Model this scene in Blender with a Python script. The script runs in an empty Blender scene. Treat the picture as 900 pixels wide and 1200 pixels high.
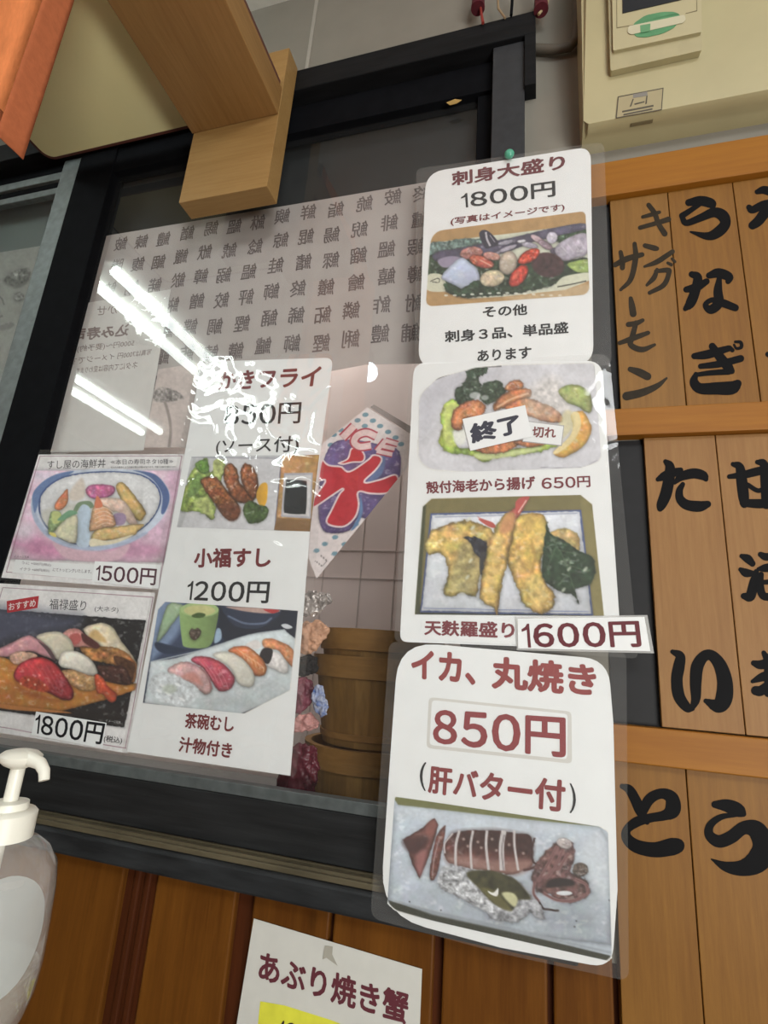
import bpy, bmesh, math, random
import numpy as np
from mathutils import Vector
random.seed(4)
S = bpy.context.scene
COL = S.collection

# ------------------------------------------------------------------ camera
FPX = 616.5                      # focal length in pixels of the 900 x 1200 frame
YAW, PITCH, ROLL = math.radians(16.38), math.radians(15.29), math.radians(4.22)
cy_, sy_, cp_, sp_, cr_, sr_ = math.cos(YAW), math.sin(YAW), math.cos(PITCH), math.sin(PITCH), math.cos(ROLL), math.sin(ROLL)
CF = np.array([-sy_*cp_, cy_*cp_, sp_]); CR0 = np.array([cy_, sy_, 0.0]); CU0 = np.cross(CR0, CF)
CR = cr_*CR0 + sr_*CU0; CU = -sr_*CR0 + cr_*CU0
CAM = np.array([0.0, -0.80, 1.25])
cd = bpy.data.cameras.new('camera'); cam = bpy.data.objects.new('camera', cd); COL.objects.link(cam)
cd.sensor_fit = 'VERTICAL'; cd.sensor_height = 36.0; cd.lens = FPX*36.0/1200.0; cd.clip_start = 0.01
from mathutils import Matrix
cam.matrix_world = Matrix(((CR[0], CU[0], -CF[0], CAM[0]), (CR[1], CU[1], -CF[1], CAM[1]), (CR[2], CU[2], -CF[2], CAM[2]), (0, 0, 0, 1)))
S.camera = cam

# ------------------------------------------------------------------ world, light, exposure
w = bpy.data.worlds.new('world'); S.world = w; w.use_nodes = True
w.node_tree.nodes['Background'].inputs[0].default_value = (0.9, 0.95, 1.0, 1)
w.node_tree.nodes['Background'].inputs[1].default_value = 0.05
S.view_settings.view_transform = 'Standard'; S.view_settings.look = 'None'
S.view_settings.gamma = 1.0; S.view_settings.use_curve_mapping = False
S.view_settings.exposure = -0.26
S.cycles.use_denoising = True
S.cycles.max_bounces = 10; S.cycles.transparent_max_bounces = 24
def area(name, loc, target, sx, sy, power, col):
    l = bpy.data.lights.new(name, 'AREA'); l.shape = 'RECTANGLE'; l.size = sx; l.size_y = sy; l.energy = power; l.color = col
    o = bpy.data.objects.new(name, l); COL.objects.link(o); o.location = loc
    o.rotation_euler = (Vector(target)-Vector(loc)).to_track_quat('-Z', 'Y').to_euler()
    return o
area('dining_room_ceiling_lamp', (0.68, -2.05, 2.70), (0.0, -0.5, 0.9), 0.7, 0.6, 28, (0.97, 0.99, 1.0))
area('dining_room_fill_light', (1.35, -3.3, 1.7), (0.0, 0.0, 1.2), 1.0, 1.3, 15, (0.97, 0.99, 1.0))  # added unseen fill light aimed at the wall, not a window
area('kitchen_ceiling_lamp', (-0.9, 0.42, 2.70), (-0.5, 0.5, 1.2), 0.8, 0.25, 13, (1.0, 0.96, 0.92))
area('shelf_fill_light', (1.15, -1.7, 0.95), (-0.7, -0.2, 2.4), 0.8, 0.4, 40, (1.0, 0.98, 0.93))  # unseen upward fill light, added to brighten the shelf underside
TUBE_POWER = 20.0

# ------------------------------------------------------------------ geometry helpers
def ray(x, y): return (x-450.0)*CR - (y-600.0)*CU + FPX*CF
def at(x, y, Y):                                  # photo pixel -> point on the vertical plane y = Y
    d = ray(x, y); return CAM + d*(Y-CAM[1])/d[1]
def atz(x, y, Z):
    d = ray(x, y); return CAM + d*(Z-CAM[2])/d[2]
def zz(ox, oy, s): return lambda pts: [(ox+p[0]/s, oy+p[1]/s) for p in pts]
def s2l(c):
    c = np.asarray(c, float)/255.0
    return np.where(c <= 0.04045, c/12.92, ((c+0.055)/1.055)**2.4)
def lin(c): r = s2l(c); return (float(r[0]), float(r[1]), float(r[2]), 1.0)

MATS = {}
def mat(name, col, rough=0.6, spec=0.35, noise=0.0, nscale=40.0, bump=0.0, bscale=80.0, metal=0.0, stretch=(1, 1, 1), emit=None, estr=0.0, coat=0.0, col2=None):
    if name in MATS: return MATS[name]
    m = bpy.data.materials.new(name); m.use_nodes = True; N = m.node_tree.nodes; L = m.node_tree.links
    b = N['Principled BSDF']
    b.inputs['Roughness'].default_value = rough; b.inputs['Specular IOR Level'].default_value = spec
    b.inputs['Metallic'].default_value = metal; b.inputs['Coat Weight'].default_value = coat
    c = lin(col)
    tc = N.new('ShaderNodeTexCoord'); mp = N.new('ShaderNodeMapping'); mp.inputs['Scale'].default_value = stretch
    L.new(tc.outputs['Object'], mp.inputs['Vector'])
    nt = N.new('ShaderNodeTexNoise'); nt.inputs['Scale'].default_value = nscale; nt.inputs['Detail'].default_value = 5
    L.new(mp.outputs['Vector'], nt.inputs['Vector'])
    mx = N.new('ShaderNodeMix'); mx.data_type = 'RGBA'
    c2 = lin(col2) if col2 is not None else tuple(v*(1-noise) for v in c[:3])+(1,)
    c1 = c if col2 is not None else tuple(min(1, v*(1+noise*0.6)) for v in c[:3])+(1,)
    mx.inputs[6].default_value = c1; mx.inputs[7].default_value = c2
    rp = N.new('ShaderNodeValToRGB'); rp.color_ramp.elements[0].position = 0.32; rp.color_ramp.elements[1].position = 0.68
    L.new(nt.outputs['Fac'], rp.inputs['Fac']); L.new(rp.outputs['Color'], mx.inputs[0]); L.new(mx.outputs[2], b.inputs['Base Color'])
    if bump > 0:
        n2 = N.new('ShaderNodeTexNoise'); n2.inputs['Scale'].default_value = bscale; n2.inputs['Detail'].default_value = 4
        L.new(mp.outputs['Vector'], n2.inputs['Vector'])
        bp = N.new('ShaderNodeBump'); bp.inputs['Strength'].default_value = bump; bp.inputs['Distance'].default_value = 0.002
        L.new(n2.outputs['Fac'], bp.inputs['Height']); L.new(bp.outputs['Normal'], b.inputs['Normal'])
    if emit is not None:
        b.inputs['Emission Color'].default_value = lin(emit); b.inputs['Emission Strength'].default_value = estr
    MATS[name] = m; return m
def wood(name, c1, c2, rough=0.45, axis='z', freq=60.0, knots=False):
    if name in MATS: return MATS[name]
    st = {'z': (1.0, 1.0, 0.06), 'x': (0.06, 1, 1), 'y': (1, 0.06, 1)}[axis]
    m = bpy.data.materials.new(name); m.use_nodes = True; N = m.node_tree.nodes; L = m.node_tree.links
    b = N['Principled BSDF']; b.inputs['Roughness'].default_value = rough; b.inputs['Specular IOR Level'].default_value = 0.3
    tc = N.new('ShaderNodeTexCoord'); mp = N.new('ShaderNodeMapping'); mp.inputs['Scale'].default_value = st
    L.new(tc.outputs['Object'], mp.inputs['Vector'])
    big = N.new('ShaderNodeTexNoise'); big.inputs['Scale'].default_value = 14; big.inputs['Detail'].default_value = 3; big.inputs['Distortion'].default_value = 0.6
    fine = N.new('ShaderNodeTexNoise'); fine.inputs['Scale'].default_value = freq*3; fine.inputs['Detail'].default_value = 6; fine.inputs['Roughness'].default_value = 0.7
    L.new(mp.outputs['Vector'], big.inputs['Vector']); L.new(mp.outputs['Vector'], fine.inputs['Vector'])
    ad = N.new('ShaderNodeMath'); ad.operation = 'MULTIPLY_ADD'; ad.inputs[1].default_value = 0.55
    L.new(fine.outputs['Fac'], ad.inputs[0])
    m2 = N.new('ShaderNodeMath'); m2.operation = 'MULTIPLY'; m2.inputs[1].default_value = 0.45
    L.new(big.outputs['Fac'], m2.inputs[0]); L.new(m2.outputs[0], ad.inputs[2])
    rp = N.new('ShaderNodeValToRGB'); rp.color_ramp.elements[0].position = 0.34; rp.color_ramp.elements[1].position = 0.66
    rp.color_ramp.elements[0].color = lin(c2); rp.color_ramp.elements[1].color = lin(c1)
    L.new(ad.outputs[0], rp.inputs['Fac'])
    out = rp.outputs['Color']
    if knots:
        vo = N.new('ShaderNodeTexVoronoi'); vo.inputs['Scale'].default_value = 9
        mpk = N.new('ShaderNodeMapping'); mpk.inputs['Scale'].default_value = (1, 1, 0.45); L.new(tc.outputs['Object'], mpk.inputs['Vector'])
        L.new(mpk.outputs['Vector'], vo.inputs['Vector'])
        kr = N.new('ShaderNodeValToRGB'); kr.color_ramp.elements[0].position = 0.03; kr.color_ramp.elements[1].position = 0.09
        kr.color_ramp.elements[0].color = (0.35, 0.35, 0.35, 1); kr.color_ramp.elements[1].color = (1, 1, 1, 1)
        L.new(vo.outputs['Distance'], kr.inputs['Fac'])
        mm = N.new('ShaderNodeMix'); mm.data_type = 'RGBA'; mm.blend_type = 'MULTIPLY'; mm.inputs[0].default_value = 0.7
        L.new(out, mm.inputs[6]); L.new(kr.outputs['Color'], mm.inputs[7]); out = mm.outputs[2]
    L.new(out, b.inputs['Base Color'])
    bp = N.new('ShaderNodeBump'); bp.inputs['Strength'].default_value = 0.12; bp.inputs['Distance'].default_value = 0.001
    L.new(fine.outputs['Fac'], bp.inputs['Height']); L.new(bp.outputs['Normal'], b.inputs['Normal'])
    MATS[name] = m; return m
def film_mat(name, haze=0.1, hazecol=(235, 235, 232), rough=0.03, bump=0.0, bscale=30.0, refl=1.0, bdist=0.004):
    if name in MATS: return MATS[name]
    m = bpy.data.materials.new(name); m.use_nodes = True; N = m.node_tree.nodes; L = m.node_tree.links
    for n in list(N): N.remove(n)
    o = N.new('ShaderNodeOutputMaterial'); t = N.new('ShaderNodeBsdfTransparent'); d = N.new('ShaderNodeBsdfDiffuse'); g = N.new('ShaderNodeBsdfGlossy')
    d.inputs['Color'].default_value = lin(hazecol); g.inputs['Roughness'].default_value = rough
    m1 = N.new('ShaderNodeMixShader'); m1.inputs[0].default_value = haze; L.new(t.outputs[0], m1.inputs[1]); L.new(d.outputs[0], m1.inputs[2])
    fr = N.new('ShaderNodeFresnel'); ge = N.new('ShaderNodeNewGeometry'); io = N.new('ShaderNodeMath'); io.operation = 'MULTIPLY_ADD'
    io.inputs[1].default_value = 1/1.5-1.5; io.inputs[2].default_value = 1.5; L.new(ge.outputs['Backfacing'], io.inputs[0]); L.new(io.outputs[0], fr.inputs['IOR'])
    mu = N.new('ShaderNodeMath'); mu.operation = 'MULTIPLY'; mu.inputs[1].default_value = refl; L.new(fr.outputs[0], mu.inputs[0])
    m2 = N.new('ShaderNodeMixShader'); L.new(mu.outputs[0], m2.inputs[0]); L.new(m1.outputs[0], m2.inputs[1]); L.new(g.outputs[0], m2.inputs[2])
    tc = N.new('ShaderNodeTexCoord'); nt = N.new('ShaderNodeTexNoise'); nt.inputs['Scale'].default_value = bscale; nt.inputs['Detail'].default_value = 1; nt.inputs['Distortion'].default_value = 0.8
    L.new(tc.outputs['Object'], nt.inputs['Vector'])
    if bump > 0:
        bp = N.new('ShaderNodeBump'); bp.inputs['Strength'].default_value = bump; bp.inputs['Distance'].default_value = bdist
        L.new(nt.outputs['Fac'], bp.inputs['Height']); L.new(bp.outputs['Normal'], g.inputs['Normal'])
    L.new(m2.outputs[0], o.inputs['Surface'])
    MATS[name] = m; return m
def print_mat():
    if 'printed_ink' in MATS: return MATS['printed_ink']
    m = bpy.data.materials.new('printed_ink'); m.use_nodes = True; N = m.node_tree.nodes; L = m.node_tree.links
    b = N['Principled BSDF']; b.inputs['Roughness'].default_value = 0.5; b.inputs['Specular IOR Level'].default_value = 0.2
    a = N.new('ShaderNodeAttribute'); a.attribute_name = 'ink'; L.new(a.outputs['Color'], b.inputs['Base Color'])
    MATS['printed_ink'] = m; return m

def origin(o):
    v = Vector((0, 0, 0))
    while o is not None: v = v + o.location; o = o.parent
    return v
def thing(name, label, cat, loc=(0, 0, 0), group=None):
    o = bpy.data.objects.new(name, None); o.empty_display_size = 0.05; COL.objects.link(o); o.location = loc
    o['label'] = label; o['category'] = cat
    if group: o['group'] = group
    return o
def tag(o, label, cat, group=None):
    o['label'] = label; o['category'] = cat
    if group: o['group'] = group
    return o
def mesh(name, verts, faces, m, parent=None, smooth=False, label=None):
    org = origin(parent) if parent is not None else Vector((0, 0, 0))
    me = bpy.data.meshes.new(name)
    me.from_pydata([tuple(float(v[i])-org[i] for i in range(3)) for v in verts], [], faces); me.update()
    if m is not None: me.materials.append(m)
    if smooth:
        for p in me.polygons: p.use_smooth = True
    o = bpy.data.objects.new(name, me); COL.objects.link(o)
    if parent is not None: o.parent = parent
    if label: o['label'] = label
    return o
class MB:
    def __init__(s): s.bm = bmesh.new()
    def box(s, x0, x1, y0, y1, z0, z1, bev=0.0, seg=2):
        b = bmesh.new(); bmesh.ops.create_cube(b, size=1)
        for v in b.verts: v.co = Vector(((x0+x1)/2+v.co.x*(x1-x0), (y0+y1)/2+v.co.y*(y1-y0), (z0+z1)/2+v.co.z*(z1-z0)))
        if bev: bmesh.ops.bevel(b, geom=b.edges[:], offset=bev, segments=seg, affect='EDGES', profile=0.5)
        s.add(b)
    def add(s, b):
        me = bpy.data.meshes.new('t'); b.to_mesh(me); b.free(); s.bm.from_mesh(me); bpy.data.meshes.remove(me)
    def poly(s, pts, depth):                       # polygon of 3D points with thickness vector
        a = [s.bm.verts.new(Vector([float(q) for q in p])) for p in pts]; d = Vector(depth)
        b = [s.bm.verts.new(v.co+d) for v in a]; n = len(a)
        s.bm.faces.new(a); s.bm.faces.new(b[::-1])
        for i in range(n): s.bm.faces.new((a[i], b[i], b[(i+1) % n], a[(i+1) % n]))
    def lathe(s, prof, c, n=40, cap=True, sx=1.0, sy=1.0):       # prof = [(r, z)], axis z at c
        rings = []
        for r, z in prof:
            rings.append([s.bm.verts.new((c[0]+sx*r*math.cos(2*math.pi*k/n), c[1]+sy*r*math.sin(2*math.pi*k/n), c[2]+z)) for k in range(n)])
        for a, b in zip(rings[:-1], rings[1:]):
            for k in range(n): s.bm.faces.new((a[k], a[(k+1) % n], b[(k+1) % n], b[k]))
        if cap:
            s.bm.faces.new(rings[0][::-1]); s.bm.faces.new(rings[-1])
    def tube(s, pts, rad, n=10):
        pts = [Vector([float(q) for q in p]) for p in pts]; rings = []
        for i, p in enumerate(pts):
            t = (pts[min(i+1, len(pts)-1)]-pts[max(i-1, 0)]).normalized()
            u = t.cross(Vector((0.12, 0.95, 0.3))).normalized(); v = t.cross(u)
            r = rad[i] if isinstance(rad, (list, tuple)) else rad
            rings.append([s.bm.verts.new(p+u*(r*math.cos(2*math.pi*k/n))+v*(r*math.sin(2*math.pi*k/n))) for k in range(n)])
        for a, b in zip(rings[:-1], rings[1:]):
            for k in range(n): s.bm.faces.new((a[k], a[(k+1) % n], b[(k+1) % n], b[k]))
        s.bm.faces.new(rings[0][::-1]); s.bm.faces.new(rings[-1])
    def sphere(s, c, rx, ry, rz, u=20, v=12):
        b = bmesh.new(); bmesh.ops.create_uvsphere(b, u_segments=u, v_segments=v, radius=1)
        for q in b.verts: q.co = Vector((c[0]+q.co.x*rx, c[1]+q.co.y*ry, c[2]+q.co.z*rz))
        s.add(b)
    def build(s, name, m, parent=None, smooth=False, label=None):
        bmesh.ops.recalc_face_normals(s.bm, faces=s.bm.faces[:])
        org = origin(parent) if parent is not None else Vector((0, 0, 0))
        for v in s.bm.verts: v.co -= org
        me = bpy.data.meshes.new(name); s.bm.to_mesh(me); s.bm.free()
        if m is not None: me.materials.append(m)
        if smooth:
            for p in me.polygons: p.use_smooth = True
            try: me.set_sharp_from_angle(angle=math.radians(40))
            except Exception: pass
        o = bpy.data.objects.new(name, me); COL.objects.link(o)
        if parent is not None: o.parent = parent
        if label: o['label'] = label
        return o
def struct(o): o['kind'] = 'structure'; return o
def box(name, m, x0, x1, y0, y1, z0, z1, parent=None, bev=0.0):
    b = MB(); b.box(x0, x1, y0, y1, z0, z1, bev); return b.build(name, m, parent)

# ------------------------------------------------------------------ flat sheets, print and lettering
def rounded(pts, r, n=7):                          # pts in px; r = radius per corner (px)
    out = []; k = len(pts)
    rs = r if isinstance(r, (list, tuple)) else [r]*k
    for i in range(k):
        p = np.array(pts[i], float); a = np.array(pts[i-1], float); b = np.array(pts[(i+1) % k], float)
        if rs[i] <= 0: out.append(tuple(p)); continue
        u = (a-p)/np.linalg.norm(a-p); v = (b-p)/np.linalg.norm(b-p)
        for t in np.linspace(0, 1, n):
            q0 = p+u*rs[i]; q2 = p+v*rs[i]
            out.append(tuple((1-t)**2*q0+2*t*(1-t)*p+t*t*q2))
    return out
def sheet(name, px, Y, m, parent, thick=0.0003, label=None):
    b = MB(); b.poly([at(x, y, Y) for x, y in px], (0, thick, 0)); return b.build(name, m, parent, label=label)
def film(name, px, Y, m, parent, label=None):
    return mesh(name, [at(x, y, Y) for x, y in px[::-1]], [list(range(len(px)))], m, parent, label=label)
FONT = {}
def glyphs(s, bold):
    key = (s, bold)
    if key in FONT: return FONT[key]
    cu = bpy.data.curves.new('t', 'FONT'); cu.body = s; cu.resolution_u = 3
    ob = bpy.data.objects.new('t', cu); COL.objects.link(ob); bpy.context.view_layer.update()
    me = bpy.data.meshes.new_from_object(ob.evaluated_get(bpy.context.evaluated_depsgraph_get()))
    V = np.array([v.co[:] for v in me.vertices]); Fc = [list(p.vertices) for p in me.polygons]
    bpy.data.objects.remove(ob); bpy.data.curves.remove(cu); bpy.data.meshes.remove(me)
    V = V[:, :2]
    if bold > 0:                                   # heavier weight: the same outlines laid down again with small shifts
        base = V; f0 = Fc; V = []; Fc = []
        for a in range(8):
            k = len(base)*a; V.append(base+bold*np.array([math.cos(a*math.pi/4), math.sin(a*math.pi/4)])); Fc += [[i+k for i in f] for f in f0]
        V = np.concatenate(V)
        lay = np.repeat(np.arange(8), len(base))
    else: lay = np.zeros(len(V), int)
    lo = V.min(0); hi = V.max(0)
    FONT[key] = ((V-lo)/(hi-lo), Fc, lay); return FONT[key]
def homog(q):                                      # unit square (0,0)(1,0)(1,1)(0,1) -> q
    src = [(0, 0), (1, 0), (1, 1), (0, 1)]; A = []; B = []
    for (u, v), (x, y) in zip(src, q):
        A.append([u, v, 1, 0, 0, 0, -u*x, -v*x]); B.append(x); A.append([0, 0, 0, u, v, 1, -u*y, -v*y]); B.append(y)
    h = np.linalg.solve(np.array(A, float), np.array(B, float)); return np.append(h, 1).reshape(3, 3)
def hmap(H, uv):
    p = np.c_[uv, np.ones(len(uv))] @ H.T; return p[:, :2]/p[:, 2:]
PRICE_W = {'1': 0.34, '円': 1.10}
def price_glyphs(s, bold):
    tot = sum(PRICE_W.get(c, 0.86) for c in s)+0.13*(len(s)-1); x = 0.0; UV = []; FC = []; LY_ = []; k = 0
    for c in s:
        wd = PRICE_W.get(c, 0.86)
        if c == '1':
            uv = np.array([(0.64, 0), (1, 0), (1, 1), (0.74, 1), (0.45, 0.86), (0.0, 0.77), (0.0, 0.66), (0.64, 0.74)]); fc = [list(range(8))]; lay = np.zeros(8, int)
        else: uv, fc, lay = glyphs(c.translate(FULL), bold)
        UV.append(np.c_[(x+uv[:, 0]*wd)/tot, uv[:, 1]]); FC += [[i+k for i in f] for f in fc]; LY_.append(lay); k += len(uv); x += wd+0.13
    return np.concatenate(UV), FC, np.concatenate(LY_)
FULL = str.maketrans('0123456789', '０１２３４５６７８９')
def text(s, q, Y, col, parent, bold=0.02, mirror=False, name='lettering', rough=0.55):
    """lettering s stretched over the quad q (TL, TR, BR, BL in px) on the plane y = Y"""
    uv, fc, lay = price_glyphs(s, bold) if s[0].isdigit() and s.endswith('円') else glyphs(s, bold)
    uv = uv.copy()
    if mirror: uv[:, 0] = 1-uv[:, 0]
    H = homog([q[3], q[2], q[1], q[0]]); P = hmap(H, uv)
    m = mat('ink_%d_%d_%d' % tuple(col), col, rough, 0.2, noise=0.06)
    return mesh(name, [at(x, y, Y-l*0.00002) for (x, y), l in zip(P, lay)], fc, m, parent)
def catmull(pts, n=8, closed=False):
    P = [np.array(p, float) for p in pts]; k = len(P); out = []
    if k == 2 and not closed: return [P[0]*(1-t)+P[1]*t for t in np.linspace(0, 1, n+1)]
    rng = range(k) if closed else range(k-1)
    for i in rng:
        p0 = P[(i-1) % k] if closed or i > 0 else 2*P[0]-P[1]
        p1 = P[i]; p2 = P[(i+1) % k]
        p3 = P[(i+2) % k] if closed or i+2 < k else 2*P[-1]-P[-2]
        for t in np.linspace(0, 1, n, endpoint=False):
            out.append(0.5*((2*p1)+(-p0+p2)*t+(2*p0-5*p1+4*p2-p3)*t*t+(-p0+3*p1-3*p2+p3)*t**3))
    if not closed: out.append(P[-1])
    return out
def brush(chars, z, Y, m, parent, wide=1.4, name='brush_character'):
    """brush lettering: one mesh per character, strokes of (x, y, width) in a zoom frame, painted on the plane y = Y"""
    ox, oy, s = z
    for strokes in chars:
        V = []; Fc = []; dy = 0.0
        for st in strokes:
            c = catmull(st, 8); c = [np.array(p) for p in c]; dy += 0.00004
            for i, p in enumerate(c):
                t = c[min(i+1, len(c)-1)][:2]-c[max(i-1, 0)][:2]; t = t/(np.linalg.norm(t)+1e-9); nrm = np.array([-t[1], t[0]])
                r = wide*max(0.5, p[2])/2
                for sg in (-1, 1):
                    q = p[:2]+sg*nrm*r; V.append(at(ox+q[0]/s, oy+q[1]/s, Y-dy))
                if i: k = len(V); Fc.append([k-4, k-3, k-1, k-2])
            for ip, p in enumerate(c[::3]+[c[-1]]):
                k = len(V); r = wide*max(0.5, p[2])/2
                for a in range(14): V.append(at(ox+(p[0]+r*math.cos(a*math.pi/7))/s, oy+(p[1]+r*math.sin(a*math.pi/7))/s, Y-dy-0.0000012*(ip+1)))
                Fc.append(list(range(k, k+14)))
        mesh(name, V, Fc, m, parent)
def hsh(ix, iy, seed):
    v = np.sin(ix*127.1+iy*311.7+seed*74.7)*43758.5453; return v-np.floor(v)
def vnoise(x, y, seed=0):
    ix = np.floor(x); iy = np.floor(y); fx = x-ix; fy = y-iy; fx = fx*fx*(3-2*fx); fy = fy*fy*(3-2*fy)
    a = hsh(ix, iy, seed); b = hsh(ix+1, iy, seed); c = hsh(ix, iy+1, seed); d = hsh(ix+1, iy+1, seed)
    return (a*(1-fx)+b*fx)*(1-fy)+(c*(1-fx)+d*fx)*fy
def fnoise(x, y, seed=0): return vnoise(x, y, seed)*0.55+vnoise(x*2.1, y*2.1, seed+5)*0.3+vnoise(x*4.3, y*4.3, seed+9)*0.15
class Print:
    """a printed picture: a fine grid whose inked colours are drawn with polygons (coordinates in a zoom frame)"""
    def __init__(s, quad, z, bg, nx=190, ny=120, paper=(226, 226, 222)):
        s.z = z; s.nx = nx; s.ny = ny; s.quad = quad
        u, v = np.meshgrid(np.linspace(0, 1, nx+1), np.linspace(0, 1, ny+1))
        s.uv = np.c_[u.ravel(), v.ravel()]
        P = hmap(homog(quad), s.uv); s.X = P[:, 0]; s.Yc = P[:, 1]
        s.C = np.tile(np.array(bg, float), (len(P), 1)); s.seed = 1; s.mask = None; s.paper = paper
    def sd(s, pts, pad):
        p = np.array(pts, float); lo = p.min(0)-pad; hi = p.max(0)+pad
        idx = np.where((s.X > lo[0]) & (s.X < hi[0]) & (s.Yc > lo[1]) & (s.Yc < hi[1]))[0]
        x = s.X[idx]; y = s.Yc[idx]; d = np.full(len(idx), 1e9); ins = np.zeros(len(idx), bool)
        for i in range(len(p)):
            a = p[i-1]; b = p[i]; e = b-a; L2 = e@e+1e-9
            t = np.clip(((x-a[0])*e[0]+(y-a[1])*e[1])/L2, 0, 1)
            d = np.minimum(d, np.hypot(x-a[0]-t*e[0], y-a[1]-t*e[1]))
            if abs(e[1]) > 1e-9:
                c = ((a[1] > y) != (b[1] > y)) & (x < a[0]+(y-a[1])/e[1]*e[0]); ins ^= c
        return idx, np.where(ins, -d, d)
    def P(s, pts, col, soft=3, sm=True, nz=None, ed=None, sh=None, a=1.0, rag=None):
        s.seed += 1
        q = catmull(pts, 5, True) if sm and len(pts) > 2 else pts
        food = (nz is not None or ed is not None) and soft <= 7 and a == 1.0
        idx, d = s.sd(q, soft+4+(rag[1] if rag else 0)+(26 if food else 0))
        if not len(idx): return s
        x = s.X[idx]; y = s.Yc[idx]
        d = d+(fnoise(x/14, y/14, s.seed+3)-0.5)*(5 if food else 0)
        if rag: d = d+(fnoise(x/rag[0], y/rag[0], s.seed)-0.5)*2*rag[1]
        pp = np.array(q, float); mid = pp.mean(0); ext = (pp.max(0)-pp.min(0))/2+1e-6
        if food:                                    # the printed photo's own contact shadow round each piece
            hal = np.clip(1-(d+2)/20, 0, 1)**2*0.34*np.clip(0.6+0.6*(y-mid[1])/ext[1], 0.25, 1)
            s.C[idx] = s.C[idx]*(1-hal[:, None])
        al = np.clip(0.5-d/max(soft, 0.1), 0, 1)*a
        c = np.tile(np.array(col, float), (len(idx), 1)); k = np.ones(len(idx))
        if sh: k += sh[2]*((x-mid[0])/ext[0]*sh[0]+(y-mid[1])/ext[1]*sh[1])
        if ed: k *= 1-ed[1]*np.clip(1+d/ed[0], 0, 1)
        if nz: k *= 1+nz[1]*3.2*(fnoise(x/nz[0], y/nz[0], s.seed+20)-0.5)
        if food:
            me = min(min(ext), 60); sat = min(1.0, 1.6*(max(col)-min(col))/max(max(col), 1))
            k *= 1+0.13*np.clip(-(y-mid[1])/ext[1]*0.8-(x-mid[0])/ext[0]*0.35, -1, 1)
            k *= 1-(0.14+0.18*sat)*np.clip(1+d/(0.35*me), 0, 1)**2
            gl = np.clip((fnoise(x/(0.30*me+5), y/(0.22*me+4), s.seed+50)-0.60)*6, 0, 1)*np.clip(-d/(0.3*me), 0, 1)
            c = c*(1-0.28*gl[:, None])+255*0.28*gl[:, None]
            for ch in range(3): c[:, ch] *= 1+0.22*sat*(fnoise(x/(0.5*me+6), y/(0.5*me+6), s.seed+60+ch*7)-0.5)
        c = np.clip(c*k[:, None], 0, 255)
        s.C[idx] = s.C[idx]*(1-al[:, None])+c*al[:, None]; return s
    def E(s, cx, cy, rx, ry, col, ang=0, **k):
        t = np.linspace(0, 2*math.pi, 22, endpoint=False); ca, sa = math.cos(math.radians(ang)), math.sin(math.radians(ang))
        return s.P([(cx+rx*math.cos(u)*ca-ry*math.sin(u)*sa, cy+rx*math.cos(u)*sa+ry*math.sin(u)*ca) for u in t], col, sm=False, **k)
    def L(s, pts, wd, col, soft=2, a=1.0, sm=True):
        c = [np.array(p, float) for p in (catmull(pts, 6) if sm and len(pts) > 2 else pts)]
        n = []
        for i, p in enumerate(c):
            t = c[min(i+1, len(c)-1)]-c[max(i-1, 0)]; t = t/(np.linalg.norm(t)+1e-9); n.append(np.array([-t[1], t[0]])*wd/2)
        return s.P([p+m for p, m in zip(c, n)]+[p-m for p, m in zip(c[::-1], n[::-1])], col, soft=soft, sm=False, a=a)
    def N(s, sc, amp):                              # grain over the whole print
        s.C = np.clip(s.C*(1+amp*2*(fnoise(s.X/sc, s.Yc/sc, 77)-0.5))[:, None], 0, 255); return s
    def clip(s, pts, r=0):
        q = rounded(pts, r) if r else pts
        idx, d = s.sd(q, 1e5); m = np.full(len(s.X), 1e9); m[idx] = d; s.mask = m
        edge = np.clip(0.5+m/3.0, 0, 1)[:, None]; s.C = s.C*(1-edge)+np.array(s.paper, float)*edge; return s
    def build(s, Y, parent, name='photo_print', label=None):
        ox, oy, sc = s.z; px = ox+s.X/sc; py = oy+s.Yc/sc
        g = s.C.mean(1, keepdims=True); s.C = np.clip(g+(s.C-g)*0.88, 0, 255)
        s.C = np.clip(s.C*(1+0.10*(fnoise(px/2.6, py/2.6, 41)-0.5)+0.10*(fnoise(px/11, py/11, 43)-0.5))[:, None], 0, 255)
        V = [at(x, y, Y) for x, y in zip(px, py)]
        Fc = []; n = s.nx+1
        for j in range(s.ny):
            for i in range(s.nx):
                a = j*n+i; f = [a, a+n, a+n+1, a+1]
                if s.mask is not None and min(s.mask[k] for k in f) > 2: continue
                Fc.append(f)
        o = mesh(name, V, Fc, print_mat(), parent, label=label)
        at_ = o.data.color_attributes.new('ink', 'FLOAT_COLOR', 'POINT')
        c = np.c_[s2l(s.C), np.ones(len(s.C))].astype(np.float32); at_.data.foreach_set('color', c.ravel())
        return o

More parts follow.
